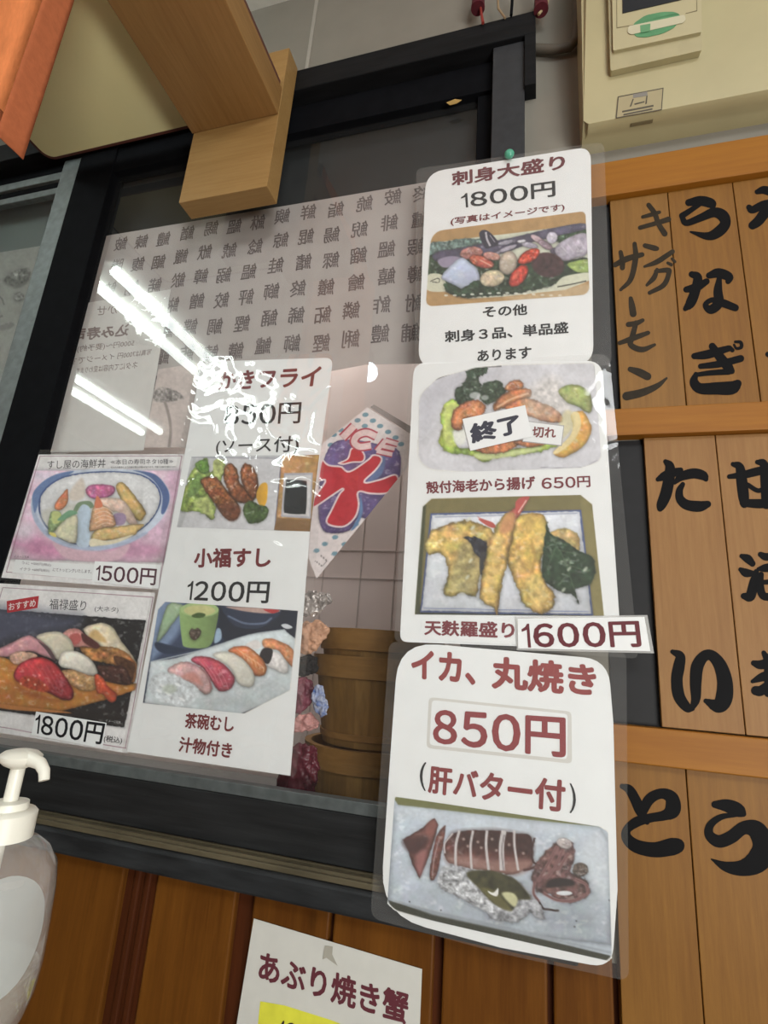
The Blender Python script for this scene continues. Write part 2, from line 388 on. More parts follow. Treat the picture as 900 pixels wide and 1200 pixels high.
# ------------------------------------------------------------------ materials
black_wood = mat('black_stained_timber', (22, 23, 25), 0.6, 0.15, noise=0.35, nscale=60, bump=0.15, bscale=120, stretch=(0.15, 1, 1))
black_sash = mat('black_painted_sash', (17, 18, 21), 0.75, 0.05, noise=0.2, nscale=30)
grey_black = mat('charcoal_painted_jamb', (52, 54, 57), 0.55, 0.3, noise=0.15, nscale=50, bump=0.1)
alu = mat('worn_aluminium', (116, 123, 123), 0.5, 0.35, noise=0.18, nscale=55, bump=0.25, bscale=160, metal=0.25)
plaster = mat('grey_beige_wall_panel', (132, 128, 118), 0.75, 0.2, noise=0.05, nscale=12)
white_ceiling = mat('off_white_ceiling', (205, 203, 196), 0.8, 0.2, noise=0.04)
floor_mat = mat('brown_floor', (110, 84, 60), 0.6, noise=0.2, nscale=9)
dark_panel = mat('dark_upper_panel', (46, 49, 50), 0.6, 0.2, noise=0.12, nscale=14)
kitchen_white = mat('kitchen_wall_panel', (236, 220, 214), 0.4, 0.3, noise=0.05, nscale=8)
paper = mat('white_paper', (230, 232, 232), 0.7, 0.2, noise=0.025, nscale=30)
board_orange = wood('varnished_rail_wood', (156, 102, 30), (134, 82, 20), 0.55, 'x', 40)
plank_a = wood('cedar_plank_warm', (144, 104, 50), (120, 83, 37), 0.55, 'z', 55, True)
plank_b = wood('cedar_plank_amber', (140, 98, 40), (116, 76, 28), 0.55, 'z', 55, True)
plank_c = wood('cedar_plank_pale', (152, 113, 67), (132, 93, 52), 0.55, 'z', 60, True)
panel_wood = wood('varnished_wainscot_wood', (116, 72, 24), (84, 47, 13), 0.38, 'z', 30, True)
panel_dark = wood('dark_wainscot_groove_wood', (84, 42, 20), (58, 28, 12), 0.4, 'z', 40)
bracket_wood = wood('oiled_bracket_wood', (156, 118, 70), (132, 97, 54), 0.5, 'y', 50)
bracket_wood_v = wood('oiled_bracket_board', (164, 130, 80), (142, 108, 62), 0.5, 'x', 50)
tub_wood = wood('brown_tub_wood', (142, 106, 50), (106, 76, 34), 0.6, 'z', 40)
tub_wood2 = wood('pale_tub_wood', (152, 116, 60), (120, 88, 42), 0.6, 'z', 40)
tub_hoop = wood('tub_hoop_wood', (150, 112, 60), (118, 84, 38), 0.6, 'x', 40)
ac_cream = mat('aged_cream_plastic', (176, 166, 128), 0.45, 0.35, noise=0.06, nscale=10)
ink_black = mat('black_brush_ink', (12, 12, 14), 0.65, 0.12, noise=0.1)
ink_faded = mat('faded_brush_ink', (46, 38, 26), 0.6, 0.2, noise=0.25, nscale=90)
glass_m = film_mat('window_glass', haze=0.012, rough=0.0, refl=1.0)
film_m = film_mat('clear_laminate', haze=0.055, rough=0.06, bump=0.25, bscale=22, refl=0.9)
film_flat = film_mat('clear_laminate_smooth', haze=0.03, rough=0.05, bump=0.12, bscale=14, refl=0.9)
film_crinkle = film_mat('crinkled_laminate', haze=0.04, rough=0.025, bump=1.0, bscale=16, refl=1.8, bdist=0.0062)
MAROON = (112, 40, 46); INK = (34, 34, 38)

# ------------------------------------------------------------------ room shell
CEIL = 2.80
struct(box('floor', floor_mat, -3.6, 2.0, -4.2, 1.0, -0.05, 0.0))
struct(box('ceiling', white_ceiling, -3.6, 2.0, -4.2, 1.0, CEIL, CEIL+0.05))
struct(box('wall_left', plaster, -3.65, -3.6, -4.2, 1.0, 0, CEIL))
struct(box('wall_right', plaster, 2.0, 2.05, -4.2, 1.0, 0, CEIL))
struct(box('wall_rear', mat('rear_wall', (150, 140, 122), 0.8, noise=0.08, nscale=3), -3.6, 2.0, -4.25, -4.2, 0, CEIL))
b = MB()
b.box(-3.6, 2.0, 0.0, 0.06, 2.50, CEIL); b.box(-0.012, 2.0, 0.0, 0.06, 0.917, 2.50)
b.box(-3.6, -2.30, 0.0, 0.06, 0.917, 2.50); b.box(-3.6, 2.0, 0.012, 0.06, 0, 0.917)
struct(b.build('wall_front', plaster))
# joint cover between two wall panels above the window
xj = at(371, 5, 0)[0]
struct(box('trim_1', mat('wall_joint', (160, 156, 146), 0.7), xj-0.004, xj+0.004, -0.003, 0.0, 2.503, CEIL))
# wainscot: boards with recessed dark strips
xs = [(-1.60, -1.30), (-1.24, -0.93), (-0.90, -0.606), (-0.546, -0.412), (-0.384, -0.268), (-0.262, -0.124), (-0.112, 0.015), (0.022, 0.089), (0.095, 0.40), (0.43, 0.8)]
b = MB()
for i, (a, c) in enumerate(xs): b.box(a, c, -0.006, 0.012, 0.02, 0.925, 0.003)
struct(b.build('wall_lower_boards', panel_wood)).name = 'trim_2'
b = MB(); b.box(-3.6, 2.0, 0.004, 0.0118, 0.0, 0.92)
for x in (-0.585, -0.566): b.box(x-0.006, x+0.006, -0.001, 0.006, 0.02, 0.92, 0.003)
struct(b.build('trim_3', panel_dark))
# kitchen behind the window
struct(box('wall_kitchen', kitchen_white, -3.0, 0.9, 0.70, 0.75, 0, CEIL))
b = MB()
for x in (-0.62, -0.50, -0.395, -0.28): b.box(x-0.0015, x+0.0015, 0.698, 0.70, 0.9, 1.9)
for z in (1.555, 1.47): b.box(-1.2, 0.4, 0.698, 0.70, z-0.0015, z+0.0015)
struct(b.build('trim_4', mat('kitchen_panel_joint', (206, 192, 186), 0.6)))

# ------------------------------------------------------------------ sliding window
worn_sill = mat('worn_black_sill', (42, 44, 46), 0.6, 0.25, noise=0.45, nscale=60, bump=0.5, bscale=90, stretch=(0.2, 1, 1))
win = bpy.data.objects.new('window_1', None); COL.objects.link(win); win.location = (-0.54, 0.0, 0.917); win['kind'] = 'structure'
b = MB(); b.box(-2.30, 0.009, -0.03, 0.06, 2.440, 2.500, 0.002); b.box(-0.012, 0.009, -0.03, 0.0, 2.307, 2.4395, 0.001)
b.build('header', black_wood, win)
b = MB(); b.box(-0.073, -0.012, -0.02, 0.06, 0.95, 2.4395, 0.0015); b.build('jamb', grey_black, win)
b = MB(); b.box(-2.30, 0.05, -0.03, 0.06, 0.917, 0.949, 0.004); b.build('sill', worn_sill, win)
b = MB(); b.box(-2.30, -0.012, -0.022, 0.02, 0.9495, 0.957, 0.001); b.box(-2.30, -0.012, -0.016, -0.011, 0.957, 0.961); b.box(-2.30, -0.012, -0.004, 0.0, 0.957, 0.962)
b.build('track', mat('brown_worn_track', (88, 80, 62), 0.55, noise=0.35, nscale=40, stretch=(0.2, 1, 1)), win)
b = MB()
b.box(-1.117, -1.003, 0.0, 0.036, 0.962, 2.439, 0.002); b.box(-1.115, -0.074, 0.004, 0.036, 2.362, 2.439, 0.001)
b.box(-0.105, -0.074, 0.012, 0.036, 1.03, 2.362, 0.001)
b.build('sash_frame', black_sash, win)
worn = mat('worn_black_rail', (36, 37, 38), 0.5, 0.25, noise=0.4, nscale=70, bump=0.3, bscale=140, stretch=(0.08, 1, 1))
b = MB(); b.box(-1.0025, -0.1055, 0.001, 0.036, 0.962, 1.030, 0.002); b.build('bottom_rail', worn, win)
b = MB(); b.box(-1.002, -0.074, -0.001, 0.018, 1.0305, 1.047, 0.001); b.build('glazing_bead', mat('dull_dark_bead', (84, 89, 89), 0.45, 0.3, noise=0.25, nscale=45), win)
b = MB(); b.box(-1.176, -1.119, 0.004, 0.03, 0.962, 2.439, 0.003); b.box(-2.28, -1.177, 0.008, 0.03, 2.385, 2.408, 0.002); b.box(-2.28, -1.177, 0.014, 0.03, 2.345, 2.365, 0.002)
b.build('side_sash_frame', alu, win, label='grey aluminium sash frame')
b = MB(); b.box(-2.28, -1.177, 0.016, 0.032, 2.366, 2.384); b.box(-2.28, -1.177, 0.012, 0.03, 2.409, 2.439); b.build('side_sash_gasket', black_sash, win)
GY = 0.0215
mesh('glass_pane', [(-1.003, GY, 1.04), (-0.105, GY, 1.04), (-0.105, GY, 2.362), (-1.003, GY, 2.362)], [[0, 1, 2, 3]], glass_m, win)
mesh('side_glass_pane', [(-2.28, GY, 1.0), (-1.176, GY, 1.0), (-1.176, GY, 2.345), (-2.28, GY, 2.345)], [[0, 1, 2, 3]], glass_m, win)
b = MB(); b.box(-1.13, -0.02, 0.062, 0.08, 2.19, 2.439)
struct(b.build('trim_5', dark_panel))
struct(box('trim_6', mat('grey_green_panel', (104, 116, 114), 0.5, 0.2, noise=0.08, nscale=8), -2.28, -1.131, 0.062, 0.08, 2.10, 2.439))
# small yellow scrap caught on the dark upper rail
tag(sheet('paper_scrap', rounded([(523, 120), (533, 116), (541, 117), (535, 121), (527, 123)], 0), 0.0005, mat('yellowed_scrap', (170, 140, 80), 0.7), None, 0.001), 'tiny yellowed paper scrap on the dark top rail of the window', 'scrap')

# ------------------------------------------------------------------ sheets behind the glass
BY = 0.030
bk = thing('fish_kanji_sheet', 'long white sheet of fish characters seen mirrored through the window glass', 'poster', tuple(at(300, 420, BY)))
back_paper = mat('translucent_back_paper', (172, 166, 162), 0.8, 0.15, noise=0.05, nscale=16)
kx0, kx1 = -1.06, -0.10
b = MB(); b.poly([(kx0, BY, 2.194), (kx1, BY, 2.183), (kx1, BY, 1.76), (-0.30, BY, 1.775), (-0.60, BY, 1.74), (-0.75, BY, 1.66), (kx0, BY, 1.60)], (0, 0.0004, 0))
b.build('paper', back_paper, bk)
kan = ['終鱸鰕鱒鮒鯆鯒鯏', '鮟鯡鰮鱚鮓鱧鯑鯐', '鮠鯢鰡鱠鱗鯏鮴鯊', '鮨鰑鰥鱶鮖鰹鰍鯔', '鮮鯤鰭鮗鯑鰤鰄鱏', '鱮鯨鮭鰤鯒鱸鱈鱇', '鮴鯰鰛鮃鰹鱵鰯鰶', '鰮鯱鰯鮫鯛鰆鯵鮎', '鯣鮲鱆鱛鰈鮪鰻鯖', '鰌鱲鯲鰰鱖鱨鱓鯥', '鱧鯝鰙鮊鮑鯎鱠鰉', '鰊鰒鯯鱰鱝鮇鮹鯳', '鮍鰧鮬鰘鱩鰚鮸鱪']
def wq(x0, x1, z1, z0):
    return [(x0, z1), (x1, z1), (x1, z0), (x0, z0)]
V = []; Fc = []
for ci, colm in enumerate(kan):
    xc = -0.2155 - 0.0612*ci if ci else -0.2155
    for ri, ch in enumerate(colm):
        zc = 2.157-0.0645*ri+0.004*math.sin(ci*1.7)
        if zc < 1.80 and xc > -0.6 or xc < -1.02 or zc < 1.76: continue
        uv, fc, lay = glyphs(ch, 0.012); uv = uv.copy(); uv[:, 0] = 1-uv[:, 0]
        k = len(V); jx = 0.003*math.sin(ri*2.3+ci)
        for (u, v), l in zip(uv, lay): V.append((xc+jx+(u-0.5)*0.036, BY-0.0004-l*0.00002, zc+(v-0.5)*0.040))
        Fc += [[i+k for i in f] for f in fc]
mesh('lettering', V, Fc, mat('bled_through_ink', (112, 104, 103), 0.8, 0.1, noise=0.25, nscale=35), bk)
# mirrored sushi notice at the left
ns = thing('mirrored_notice', 'white notice seen mirrored through the glass, upper left beside the black stile', 'notice', tuple(at(110, 528, BY-0.002)))
zn = zz(40, 320, 5.0)
sheet('paper', zn([(245, 185), (800, 95), (640, 1040), (80, 1050)]), BY-0.002, mat('notice_back_paper', (205, 203, 199), 0.8, 0.15, noise=0.03), ns)
NI = (132, 118, 115)
for s_, q, bo in (('かせ', [(372, 195), (490, 180), (486, 235), (368, 250)], 0.0), ('込み寿司', [(228, 325), (560, 295), (548, 368), (222, 402)], 0.03), ('5000円〜(要予約)', [(255, 425), (590, 390), (582, 432), (250, 470)], 0.0), ('写真は7000円 イメージです', [(210, 497), (690, 445), (682, 478), (205, 540)], 0.0), ('ネタにて内容は変わります', [(250, 555), (610, 515), (604, 560), (245, 590)], 0.0)):
    text(s_, zn(q), BY-0.0024, NI, ns, bo, mirror=True)
ms = thing('mushroom_sketch_sheet', 'pinkish sheet with a dark stalk drawing behind the glass beside the notice', 'poster', tuple(at(205, 528, BY-0.0012)))
zm = (160, 330, 5.45)
pr = Print([(140, 560), (400, 520), (330, 1060), (45, 1060)], zm, (198, 184, 178), 70, 120)
pr.P([(120, 690), (200, 680), (290, 720), (280, 755), (190, 770), (110, 760)], (150, 142, 138), soft=10, nz=(18, 0.3), rag=(15, 8))
pr.L([(180, 765), (205, 850), (218, 950), (208, 1060)], 18, (152, 140, 134), soft=8).N(30, 0.04)
pr.build(BY-0.0012, ms, 'drawing_paper')
# fish drawing sheet behind the left pane
fsx = thing('fish_drawing_sheet', 'pale sheet of fish drawings behind the grey framed left pane', 'poster', tuple(at(10, 420, BY)))
zf = (0, 180, 3.158)
pr = Print([(-150, 390), (190, 335), (40, 900), (-330, 930)], zf, (150, 154, 148), 110, 130)
GI = (112, 116, 112)
pr.P([(20, 460), (60, 430), (100, 425), (112, 440), (100, 470), (60, 490), (25, 480)], GI, nz=(9, 0.3), rag=(8, 4)).L([(50, 492), (75, 490), (95, 475)], 9, GI)
pr.E(70, 530, 18, 16, (125, 128, 124), nz=(8, 0.3)).L([(-20, 520), (5, 535), (15, 560)], 6, GI).L([(-10, 610), (10, 600)], 6, GI).E(25, 640, 30, 12, (124, 128, 124), ang=-15, rag=(8, 4)).L([(-30, 450), (0, 470)], 8, GI)
pr.P([(-60, 560), (-20, 540), (-10, 570), (-50, 590)], GI, rag=(8, 4))
pr.N(20, 0.05).build(BY, fsx, 'drawing_paper')
# shaved ice poster
ice = thing('ice_poster', 'diamond shaped ICE poster with a red character on purple behind the glass', 'poster', tuple(at(400, 640, BY)))
zi = (360, 460, 5.4545)
pr = Print([(-190, 560), (385, 95), (760, 330), (60, 1190)], zi, (222, 212, 210), 170, 170)
BL_ = (116, 152, 166)
for x, y in [(372, 142), (322, 178), (420, 180), (368, 214), (466, 214), (517, 252), (565, 288), (215, 240), (170, 270), (150, 335), (600, 330), (178, 925), (303, 922), (238, 970), (112, 968), (175, 1030), (368, 874), (428, 822), (60, 1010), (310, 842)]:
    pr.E(x, y, 20, 14, BL_, ang=-8, soft=5)
PU = (102, 88, 132)
pr.P([(150, 340), (260, 300), (450, 330), (590, 380), (585, 600), (560, 720), (420, 810), (330, 800), (270, 880), (160, 900), (95, 870), (70, 740), (90, 500)], PU, soft=5, nz=(60, 0.12))
pr.P([(480, 390), (500, 440), (470, 530), (380, 580), (430, 500)], (104, 124, 166), soft=8, a=0.9).P([(340, 660), (355, 760), (320, 850), (280, 880), (330, 780)], (98, 130, 172), soft=8)
WH = (226, 206, 206); RD = (196, 56, 64)
def redshape(pts, g):
    pr.P(pts, WH, soft=4); c = np.mean(np.array(pts, float), 0)
    idx = [tuple(p) for p in pts]
    e, d = pr.sd(catmull(pts, 5, True), 4)
    al = np.clip(0.5-(d+g)/4, 0, 1)[:, None]; n = 1+0.1*(fnoise(pr.X[e]/40, pr.Yc[e]/40, 3)-0.5)
    pr.C[e] = pr.C[e]*(1-al)+np.array(RD, float)*n[:, None]*al
redshape([(195, 450), (255, 420), (280, 355), (340, 358), (372, 405), (355, 445), (290, 450), (230, 462)], 10)
redshape([(270, 500), (380, 430), (420, 395), (470, 405), (480, 440), (440, 500), (370, 570), (470, 550), (560, 520), (590, 560), (575, 610), (500, 650), (400, 650), (330, 640), (335, 720), (310, 800), (240, 860), (150, 855), (118, 820), (150, 750), (200, 650), (225, 620), (150, 670), (40, 740), (20, 700), (110, 570), (70, 560), (90, 430), (140, 460), (220, 470)], 11)
LT = (206, 128, 136)
ICE_ = ([(225, 290), (300, 214)], [(440, 280), (380, 256), (322, 274), (300, 316), (335, 346), (408, 338)], [(500, 306), (444, 374)], [(500, 306), (578, 330)], [(474, 340), (560, 360)], [(444, 374), (544, 396)])
for ln, wd in zip(ICE_, (62, 60, 46, 42, 42, 42)): pr.L(ln, wd, (182, 70, 84), soft=4)
for ln, wd in zip(ICE_, (42, 40, 28, 26, 26, 26)): pr.L(ln, wd, (224, 196, 194), soft=4)
pr.L([(50, 1075), (95, 1110), (125, 1075), (85, 1040)], 6, (120, 112, 110), sm=False)
pr.N(60, 0.03).build(BY+0.002, ice, 'poster_print')
sheet('hanging_strip', [(434, 477), (438, 474), (482, 500), (480, 508)], BY+0.001, mat('grey_strip', (150, 140, 136), 0.7), ice)

# ------------------------------------------------------------------ kitchen counter, tubs and clutter
kc = box('kitchen_counter', mat('steel_counter', (150, 150, 148), 0.4, noise=0.1, metal=0.3), -2.2, 0.3, 0.09, 0.69, 0.86, 0.90)
tag(kc, 'steel kitchen counter behind the window', 'counter')
def tub(cx, cyy, z0, h, rt, rb, label):
    t = thing('wooden_tub', label, 'tub', (cx, cyy, z0), 'wooden tubs stacked behind the window')
    b = MB(); n = 18
    prof = [(rb, 0.0), (rt, h), (rt-0.008, h), (rb-0.008, 0.012)]
    b.lathe(prof+[], (cx, cyy, z0), 54, True); o = b.build('staves', tub_wood, t, smooth=True); o.data.materials.append(tub_wood2)
    for f in o.data.polygons:
        if int((math.atan2(f.center.y, f.center.x)+math.pi)/(2*math.pi)*54) % 6 in (1, 2): f.material_index = 1
    for za, zb, e in ((h-0.035, h+0.002, 0.005), (0.012, 0.022, 0.003)):
        b = MB(); ra = rb+(rt-rb)*za/h+e; rb_ = rb+(rt-rb)*zb/h+e
        b.lathe([(ra-0.004, za-0.001), (ra, za), (rb_, zb), (rb_-0.012, zb), (ra-0.012, za)], (cx, cyy, z0), 54, False); b.build('hoop', tub_hoop, t, smooth=True)
tub(-0.292, 0.225, 0.901, 0.191, 0.120, 0.096, 'lowest of the three stacked brown wooden tubs behind the glass')
tub(-0.290, 0.225, 1.094, 0.150, 0.121, 0.095, 'middle brown wooden tub of the stack behind the glass')
tub(-0.285, 0.225, 1.246, 0.046, 0.119, 0.112, 'topmost shallow brown wooden tub of the stack behind the glass')
def blob(name, px, Y, depth, m, label, cat, seed=0):
    P = [at(x, y, Y) for x, y in px]; c = np.mean(np.array(P), 0); b = MB()
    n = len(P); rng = random.Random(seed)
    front = [b.bm.verts.new(Vector(c+(p-c)*0.45+np.array([rng.uniform(-.003, .003), -depth*(0.8+rng.random()*0.5), rng.uniform(-.004, .004)]))) for p in P]
    mid = [b.bm.verts.new(Vector(p)) for p in P]
    bck = [b.bm.verts.new(Vector(c+(p-c)*0.7+np.array([0, depth, 0]))) for p in P]
    for A, B in ((front, mid), (mid, bck)):
        for i in range(n): b.bm.faces.new((A[i], A[(i+1) % n], B[(i+1) % n], B[i]))
    b.bm.faces.new(front); b.bm.faces.new(bck[::-1])
    o = b.build(name, m, None); o.data.polygons.foreach_set('use_smooth', [True]*len(o.data.polygons))
    md = o.modifiers.new('s', 'SUBSURF'); md.levels = 4; md.render_levels = 4
    tx = bpy.data.textures.new('crumple', 'CLOUDS'); tx.noise_scale = 0.011; tx.noise_depth = 2
    dm = o.modifiers.new('d', 'DISPLACE'); dm.texture = tx; dm.strength = 0.014; dm.texture_coords = 'LOCAL'; dm.mid_level = 0.6
    return tag(o, label, cat)
blob('silvery_pouch', [(345, 688), (388, 690), (393, 700), (385, 712), (372, 726), (345, 730)], 0.085, 0.010, mat('crinkled_silver_film', (176, 168, 162), 0.2, 0.6, noise=0.55, nscale=70, bump=1.0, bscale=70, metal=0.2), 'crinkled silvery plastic pouch above the peach bundle', 'pouch', 4)
blob('peach_bundle', [(340, 726), (372, 722), (386, 728), (390, 742), (378, 758), (366, 772), (340, 772)], 0.088, 0.010, mat('peach_cloth', (206, 160, 130), 0.6, noise=0.35, nscale=45), 'peach coloured bundle beside the poster edge, left of the topmost tub', 'bundle', 3)
blob('black_cloth', [(335, 770), (362, 766), (376, 764), (376, 784), (366, 794), (335, 796)], 0.085, 0.009, mat('black_cloth', (40, 38, 38), 0.8, noise=0.3, nscale=30), 'black cloth under the peach bundle left of the tubs', 'cloth', 5)
blob('wine_red_packet', [(330, 792), (366, 788), (374, 800), (366, 836), (330, 852)], 0.088, 0.010, mat('wine_red_packet', (130, 70, 84), 0.35, noise=0.35, nscale=40), 'dull wine red packet between the poster and the middle tub', 'packet', 7)
blob('blue_wrapper', [(364, 806), (376, 794), (385, 816), (388, 840), (374, 846), (360, 828)], 0.070, 0.007, mat('blue_white_wrapper', (86, 112, 170), 0.25, noise=0.0, nscale=90, col2=(196, 200, 212)), 'blue and white crinkled wrapper beside the middle tub', 'wrapper', 2)
blob('pink_packet', [(335, 836), (364, 832), (376, 844), (376, 860), (335, 864)], 0.088, 0.010, mat('pink_packet', (200, 146, 140), 0.5, noise=0.25, nscale=40), 'pink packet lying above the dark red bag', 'packet', 8)
blob('dark_red_bag', [(320, 866), (366, 860), (378, 872), (376, 905), (366, 950), (360, 1000), (310, 1000)], 0.096, 0.0085, mat('dark_red_plastic', (96, 36, 48), 0.3, noise=0.35, nscale=30, bump=0.5, bscale=40), 'dark red plastic bag beside the lowest wooden tub', 'bag', 1)

# ------------------------------------------------------------------ laminated signs on the window
def ts(s_, z, q, Y, col, par, bold=0.022, **k): return text(s_, zz(*z)(q), Y, col, par, bold, **k)
def patch(z, q, Y, par, name='price_sticker', m=None, r=0, label=None):
    o = sheet(name, rounded(zz(*z)(q), r) if r else zz(*z)(q), Y, m or paper, par, 0.0002, label)
    return o
SY = -0.006                      # signs on the sash stand just clear of glass and rail
# seafood bowl card
G = thing('seafood_bowl_card', 'laminated menu card with a blue rimmed seafood rice bowl, price 1500円', 'menu card', tuple(at(100, 680, SY)))
zG = (0, 520, 4.0909)
film('laminate', rounded(zz(*zG)([(190, 28), (892, 30), (790, 700), (-5, 655)]), 2), SY-0.0012, film_flat, G)
pr = Print([(185, 52), (884, 50), (770, 700), (6, 642)], zG, (228, 226, 226), 260, 210)
pr.P([(165, 122), (868, 122), (785, 570), (50, 553)], (222, 190, 208), sm=False, nz=(70, 0.08), soft=2)
for x, y, rx, ry, c in [(130, 470, 90, 40, (206, 140, 178)), (230, 510, 100, 40, (204, 128, 168)), (640, 510, 140, 45, (210, 148, 182)), (760, 420, 70, 60, (220, 180, 205)), (840, 200, 40, 70, (214, 170, 198)), (190, 160, 60, 30, (216, 206, 222)), (110, 420, 50, 40, (226, 214, 226)), (760, 300, 40, 80, (214, 196, 220))]:
    pr.E(x, y, rx, ry, c, soft=50, a=0.8, nz=(30, 0.1))
pr.P([(165, 122), (868, 122), (868, 128), (163, 128)], (196, 194, 200), sm=False, soft=1)
# bowl
pr.P([(255, 470), (370, 510), (520, 515), (620, 480), (590, 540), (520, 565), (360, 560), (290, 530)], (214, 176, 190), soft=10)
bowl = [(150, 270), (175, 215), (230, 165), (310, 135), (420, 124), (560, 122), (680, 130), (760, 160), (808, 220), (812, 285), (775, 360), (700, 430), (600, 480), (480, 505), (370, 500), (270, 470), (200, 420), (160, 350)]
pr.P(bowl, (200, 210, 226), soft=5)
pr.P([(150, 290), (165, 370), (230, 450), (330, 498), (470, 512), (600, 485), (700, 435), (690, 425), (590, 470), (470, 492), (330, 478), (240, 430), (180, 350), (170, 280)], (172, 186, 212), soft=8)
inn = [(184, 300), (196, 240), (250, 185), (330, 150), (440, 134), (560, 132), (670, 145), (740, 185), (772, 245), (762, 310), (710, 385), (620, 445), (500, 484), (400, 490), (300, 462), (230, 410), (195, 355)]
pr.P([(155, 250), (190, 195), (260, 150), (350, 130), (330, 150), (250, 190), (200, 245), (180, 300), (165, 330)], (104, 130, 180), soft=6)
pr.P([(640, 128), (740, 145), (800, 210), (812, 270), (790, 330), (772, 330), (778, 250), (740, 180), (690, 145)], (86, 108, 160), soft=6)
pr.P(inn, (70, 92, 150), soft=3)
inn2 = [(500+(x-500)*0.975, 300+(y-300)*0.965) for x, y in inn]
pr.P(inn2, (214, 214, 216), soft=3, sh=(0.4, 0.5, 0.05), nz=(90, 0.05))
pr.P([(200, 330), (330, 290), (600, 270), (700, 350), (620, 430), (430, 478), (300, 450), (230, 400)], (206, 204, 196), soft=20)
pr.P([(330, 240), (390, 165), (410, 220), (400, 260), (350, 275)], (216, 204, 192), soft=14)
pr.P([(262, 310), (270, 280), (318, 220), (326, 235), (322, 285), (290, 318)], (222, 132, 92), soft=5, sh=(-1, 0, 0.1), nz=(14, 0.08))
pr.P([(410, 225), (430, 200), (480, 194), (545, 205), (548, 235), (510, 258), (440, 262)], (212, 112, 160), soft=6, nz=(18, 0.14), ed=(12, 0.12))
pr.P([(556, 205), (575, 184), (610, 205), (690, 310), (695, 345), (668, 370), (620, 335), (575, 260)], (216, 184, 110), soft=4, ed=(16, 0.18), nz=(16, 0.08))
pr.P([(470, 265), (560, 262), (610, 290), (660, 385), (630, 390), (570, 330), (520, 320)], (220, 190, 172), soft=6, nz=(20, 0.1))
pr.P([(545, 340), (585, 332), (605, 350), (595, 385), (555, 388)], (160, 136, 168), soft=6)
pr.P([(352, 320), (375, 282), (430, 275), (450, 300), (430, 310), (390, 300), (365, 330)], (128, 152, 120), soft=4)
pr.P([(372, 330), (395, 292), (425, 300), (435, 330), (432, 400), (425, 490), (368, 485), (368, 400)], (186, 204, 222), soft=5, sh=(1, 0, 0.06))
pr.P([(232, 430), (236, 350), (250, 325), (285, 325), (300, 350), (330, 340), (355, 360), (300, 385), (260, 420)], (150, 176, 120), soft=5, nz=(14, 0.16))
pr.P([(250, 330), (280, 325), (296, 350), (280, 380), (252, 380)], (196, 206, 130), soft=5)
pr.P([(275, 365), (330, 320), (372, 330), (350, 345), (310, 365)], (120, 172, 134), soft=5)
pr.P([(262, 430), (300, 375), (345, 345), (370, 350), (372, 400), (362, 475), (310, 465)], (216, 210, 178), soft=5, ed=(12, 0.1), nz=(16, 0.06))
pr.P([(236, 425), (262, 428), (270, 448), (245, 440)], (220, 206, 110), soft=4)
pr.P([(428, 410), (440, 330), (452, 290), (466, 255), (480, 285), (530, 320), (555, 390), (500, 405), (440, 420)], (226, 172, 132), soft=4, nz=(12, 0.1), ed=(8, 0.12))
for k in range(5): pr.L([(445+k*4, 320+k*20), (500, 305+k*19), (542, 330+k*14)], 4, (244, 214, 186), soft=3, a=0.7)
pr.P([(462, 252), (478, 262), (492, 300), (455, 306)], (224, 128, 92), soft=4)
pr.P([(440, 440), (470, 410), (540, 400), (660, 385), (690, 390), (660, 420), (640, 440), (540, 460), (450, 470)], (220, 186, 122), soft=4, ed=(9, 0.15), nz=(20, 0.08))
pr.P([(430, 490), (440, 455), (520, 465), (640, 435), (560, 475), (470, 490)], (226, 216, 186), soft=5)
pr.P([(280, 555), (285, 490), (760, 560), (760, 566)], (214, 180, 200), soft=20, a=0.0)
LN = (150, 96, 118)
for a, b2 in (((192, 60), (872, 58)), ((872, 58), (760, 690)), ((192, 60), (30, 615)), ((30, 615), (440, 650))): pr.L([a, b2], 3, LN, soft=1.5)
pr.build(SY, G, 'card_print')
ts('すし屋の海鮮丼', zG, [(228, 80), (508, 72), (505, 115), (226, 122)], SY-0.0004, (60, 58, 62), G, 0.0)
ts('≪本日の寿司ネタ10種≫', zG, [(530, 75), (830, 72), (830, 97), (530, 101)], SY-0.0004, (70, 68, 74), G, 0.0)
ts('仕入れの都合により内容が異なる場合があります。写真とは盛付が異なります。', zG, [(530, 108), (845, 106), (845, 115), (530, 118)], SY-0.0004, (90, 88, 92), G, 0.01)
patch(zG, [(75, 555), (300, 572), (455, 580), (440, 652), (58, 618)], SY-0.0003, G, 'note_strip')
ts('うに +500円(税込)', zG, [(105, 562), (245, 575), (244, 590), (103, 580)], SY-0.0007, (110, 96, 108), G, 0.0)
ts('イクラ +600円(税込)', zG, [(95, 592), (238, 602), (236, 617), (93, 610)], SY-0.0007, (110, 96, 108), G, 0.0)
ts('にてトッピングいたします。', zG, [(255, 594), (440, 604), (438, 622), (252, 612)], SY-0.0007, (96, 84, 94), G, 0.0)
ts('イメージ写真', zG, [(68, 534), (140, 538), (138, 549), (65, 546)], SY-0.0004, (70, 60, 70), G, 0.0)
st = patch(zG, [(455, 563), (770, 582), (760, 694), (440, 660)], SY-0.0014, G)
ts('1500円', zG, [(463, 582), (753, 600), (744, 680), (456, 654)], SY-0.0018, (88, 62, 70), st, 0.016)
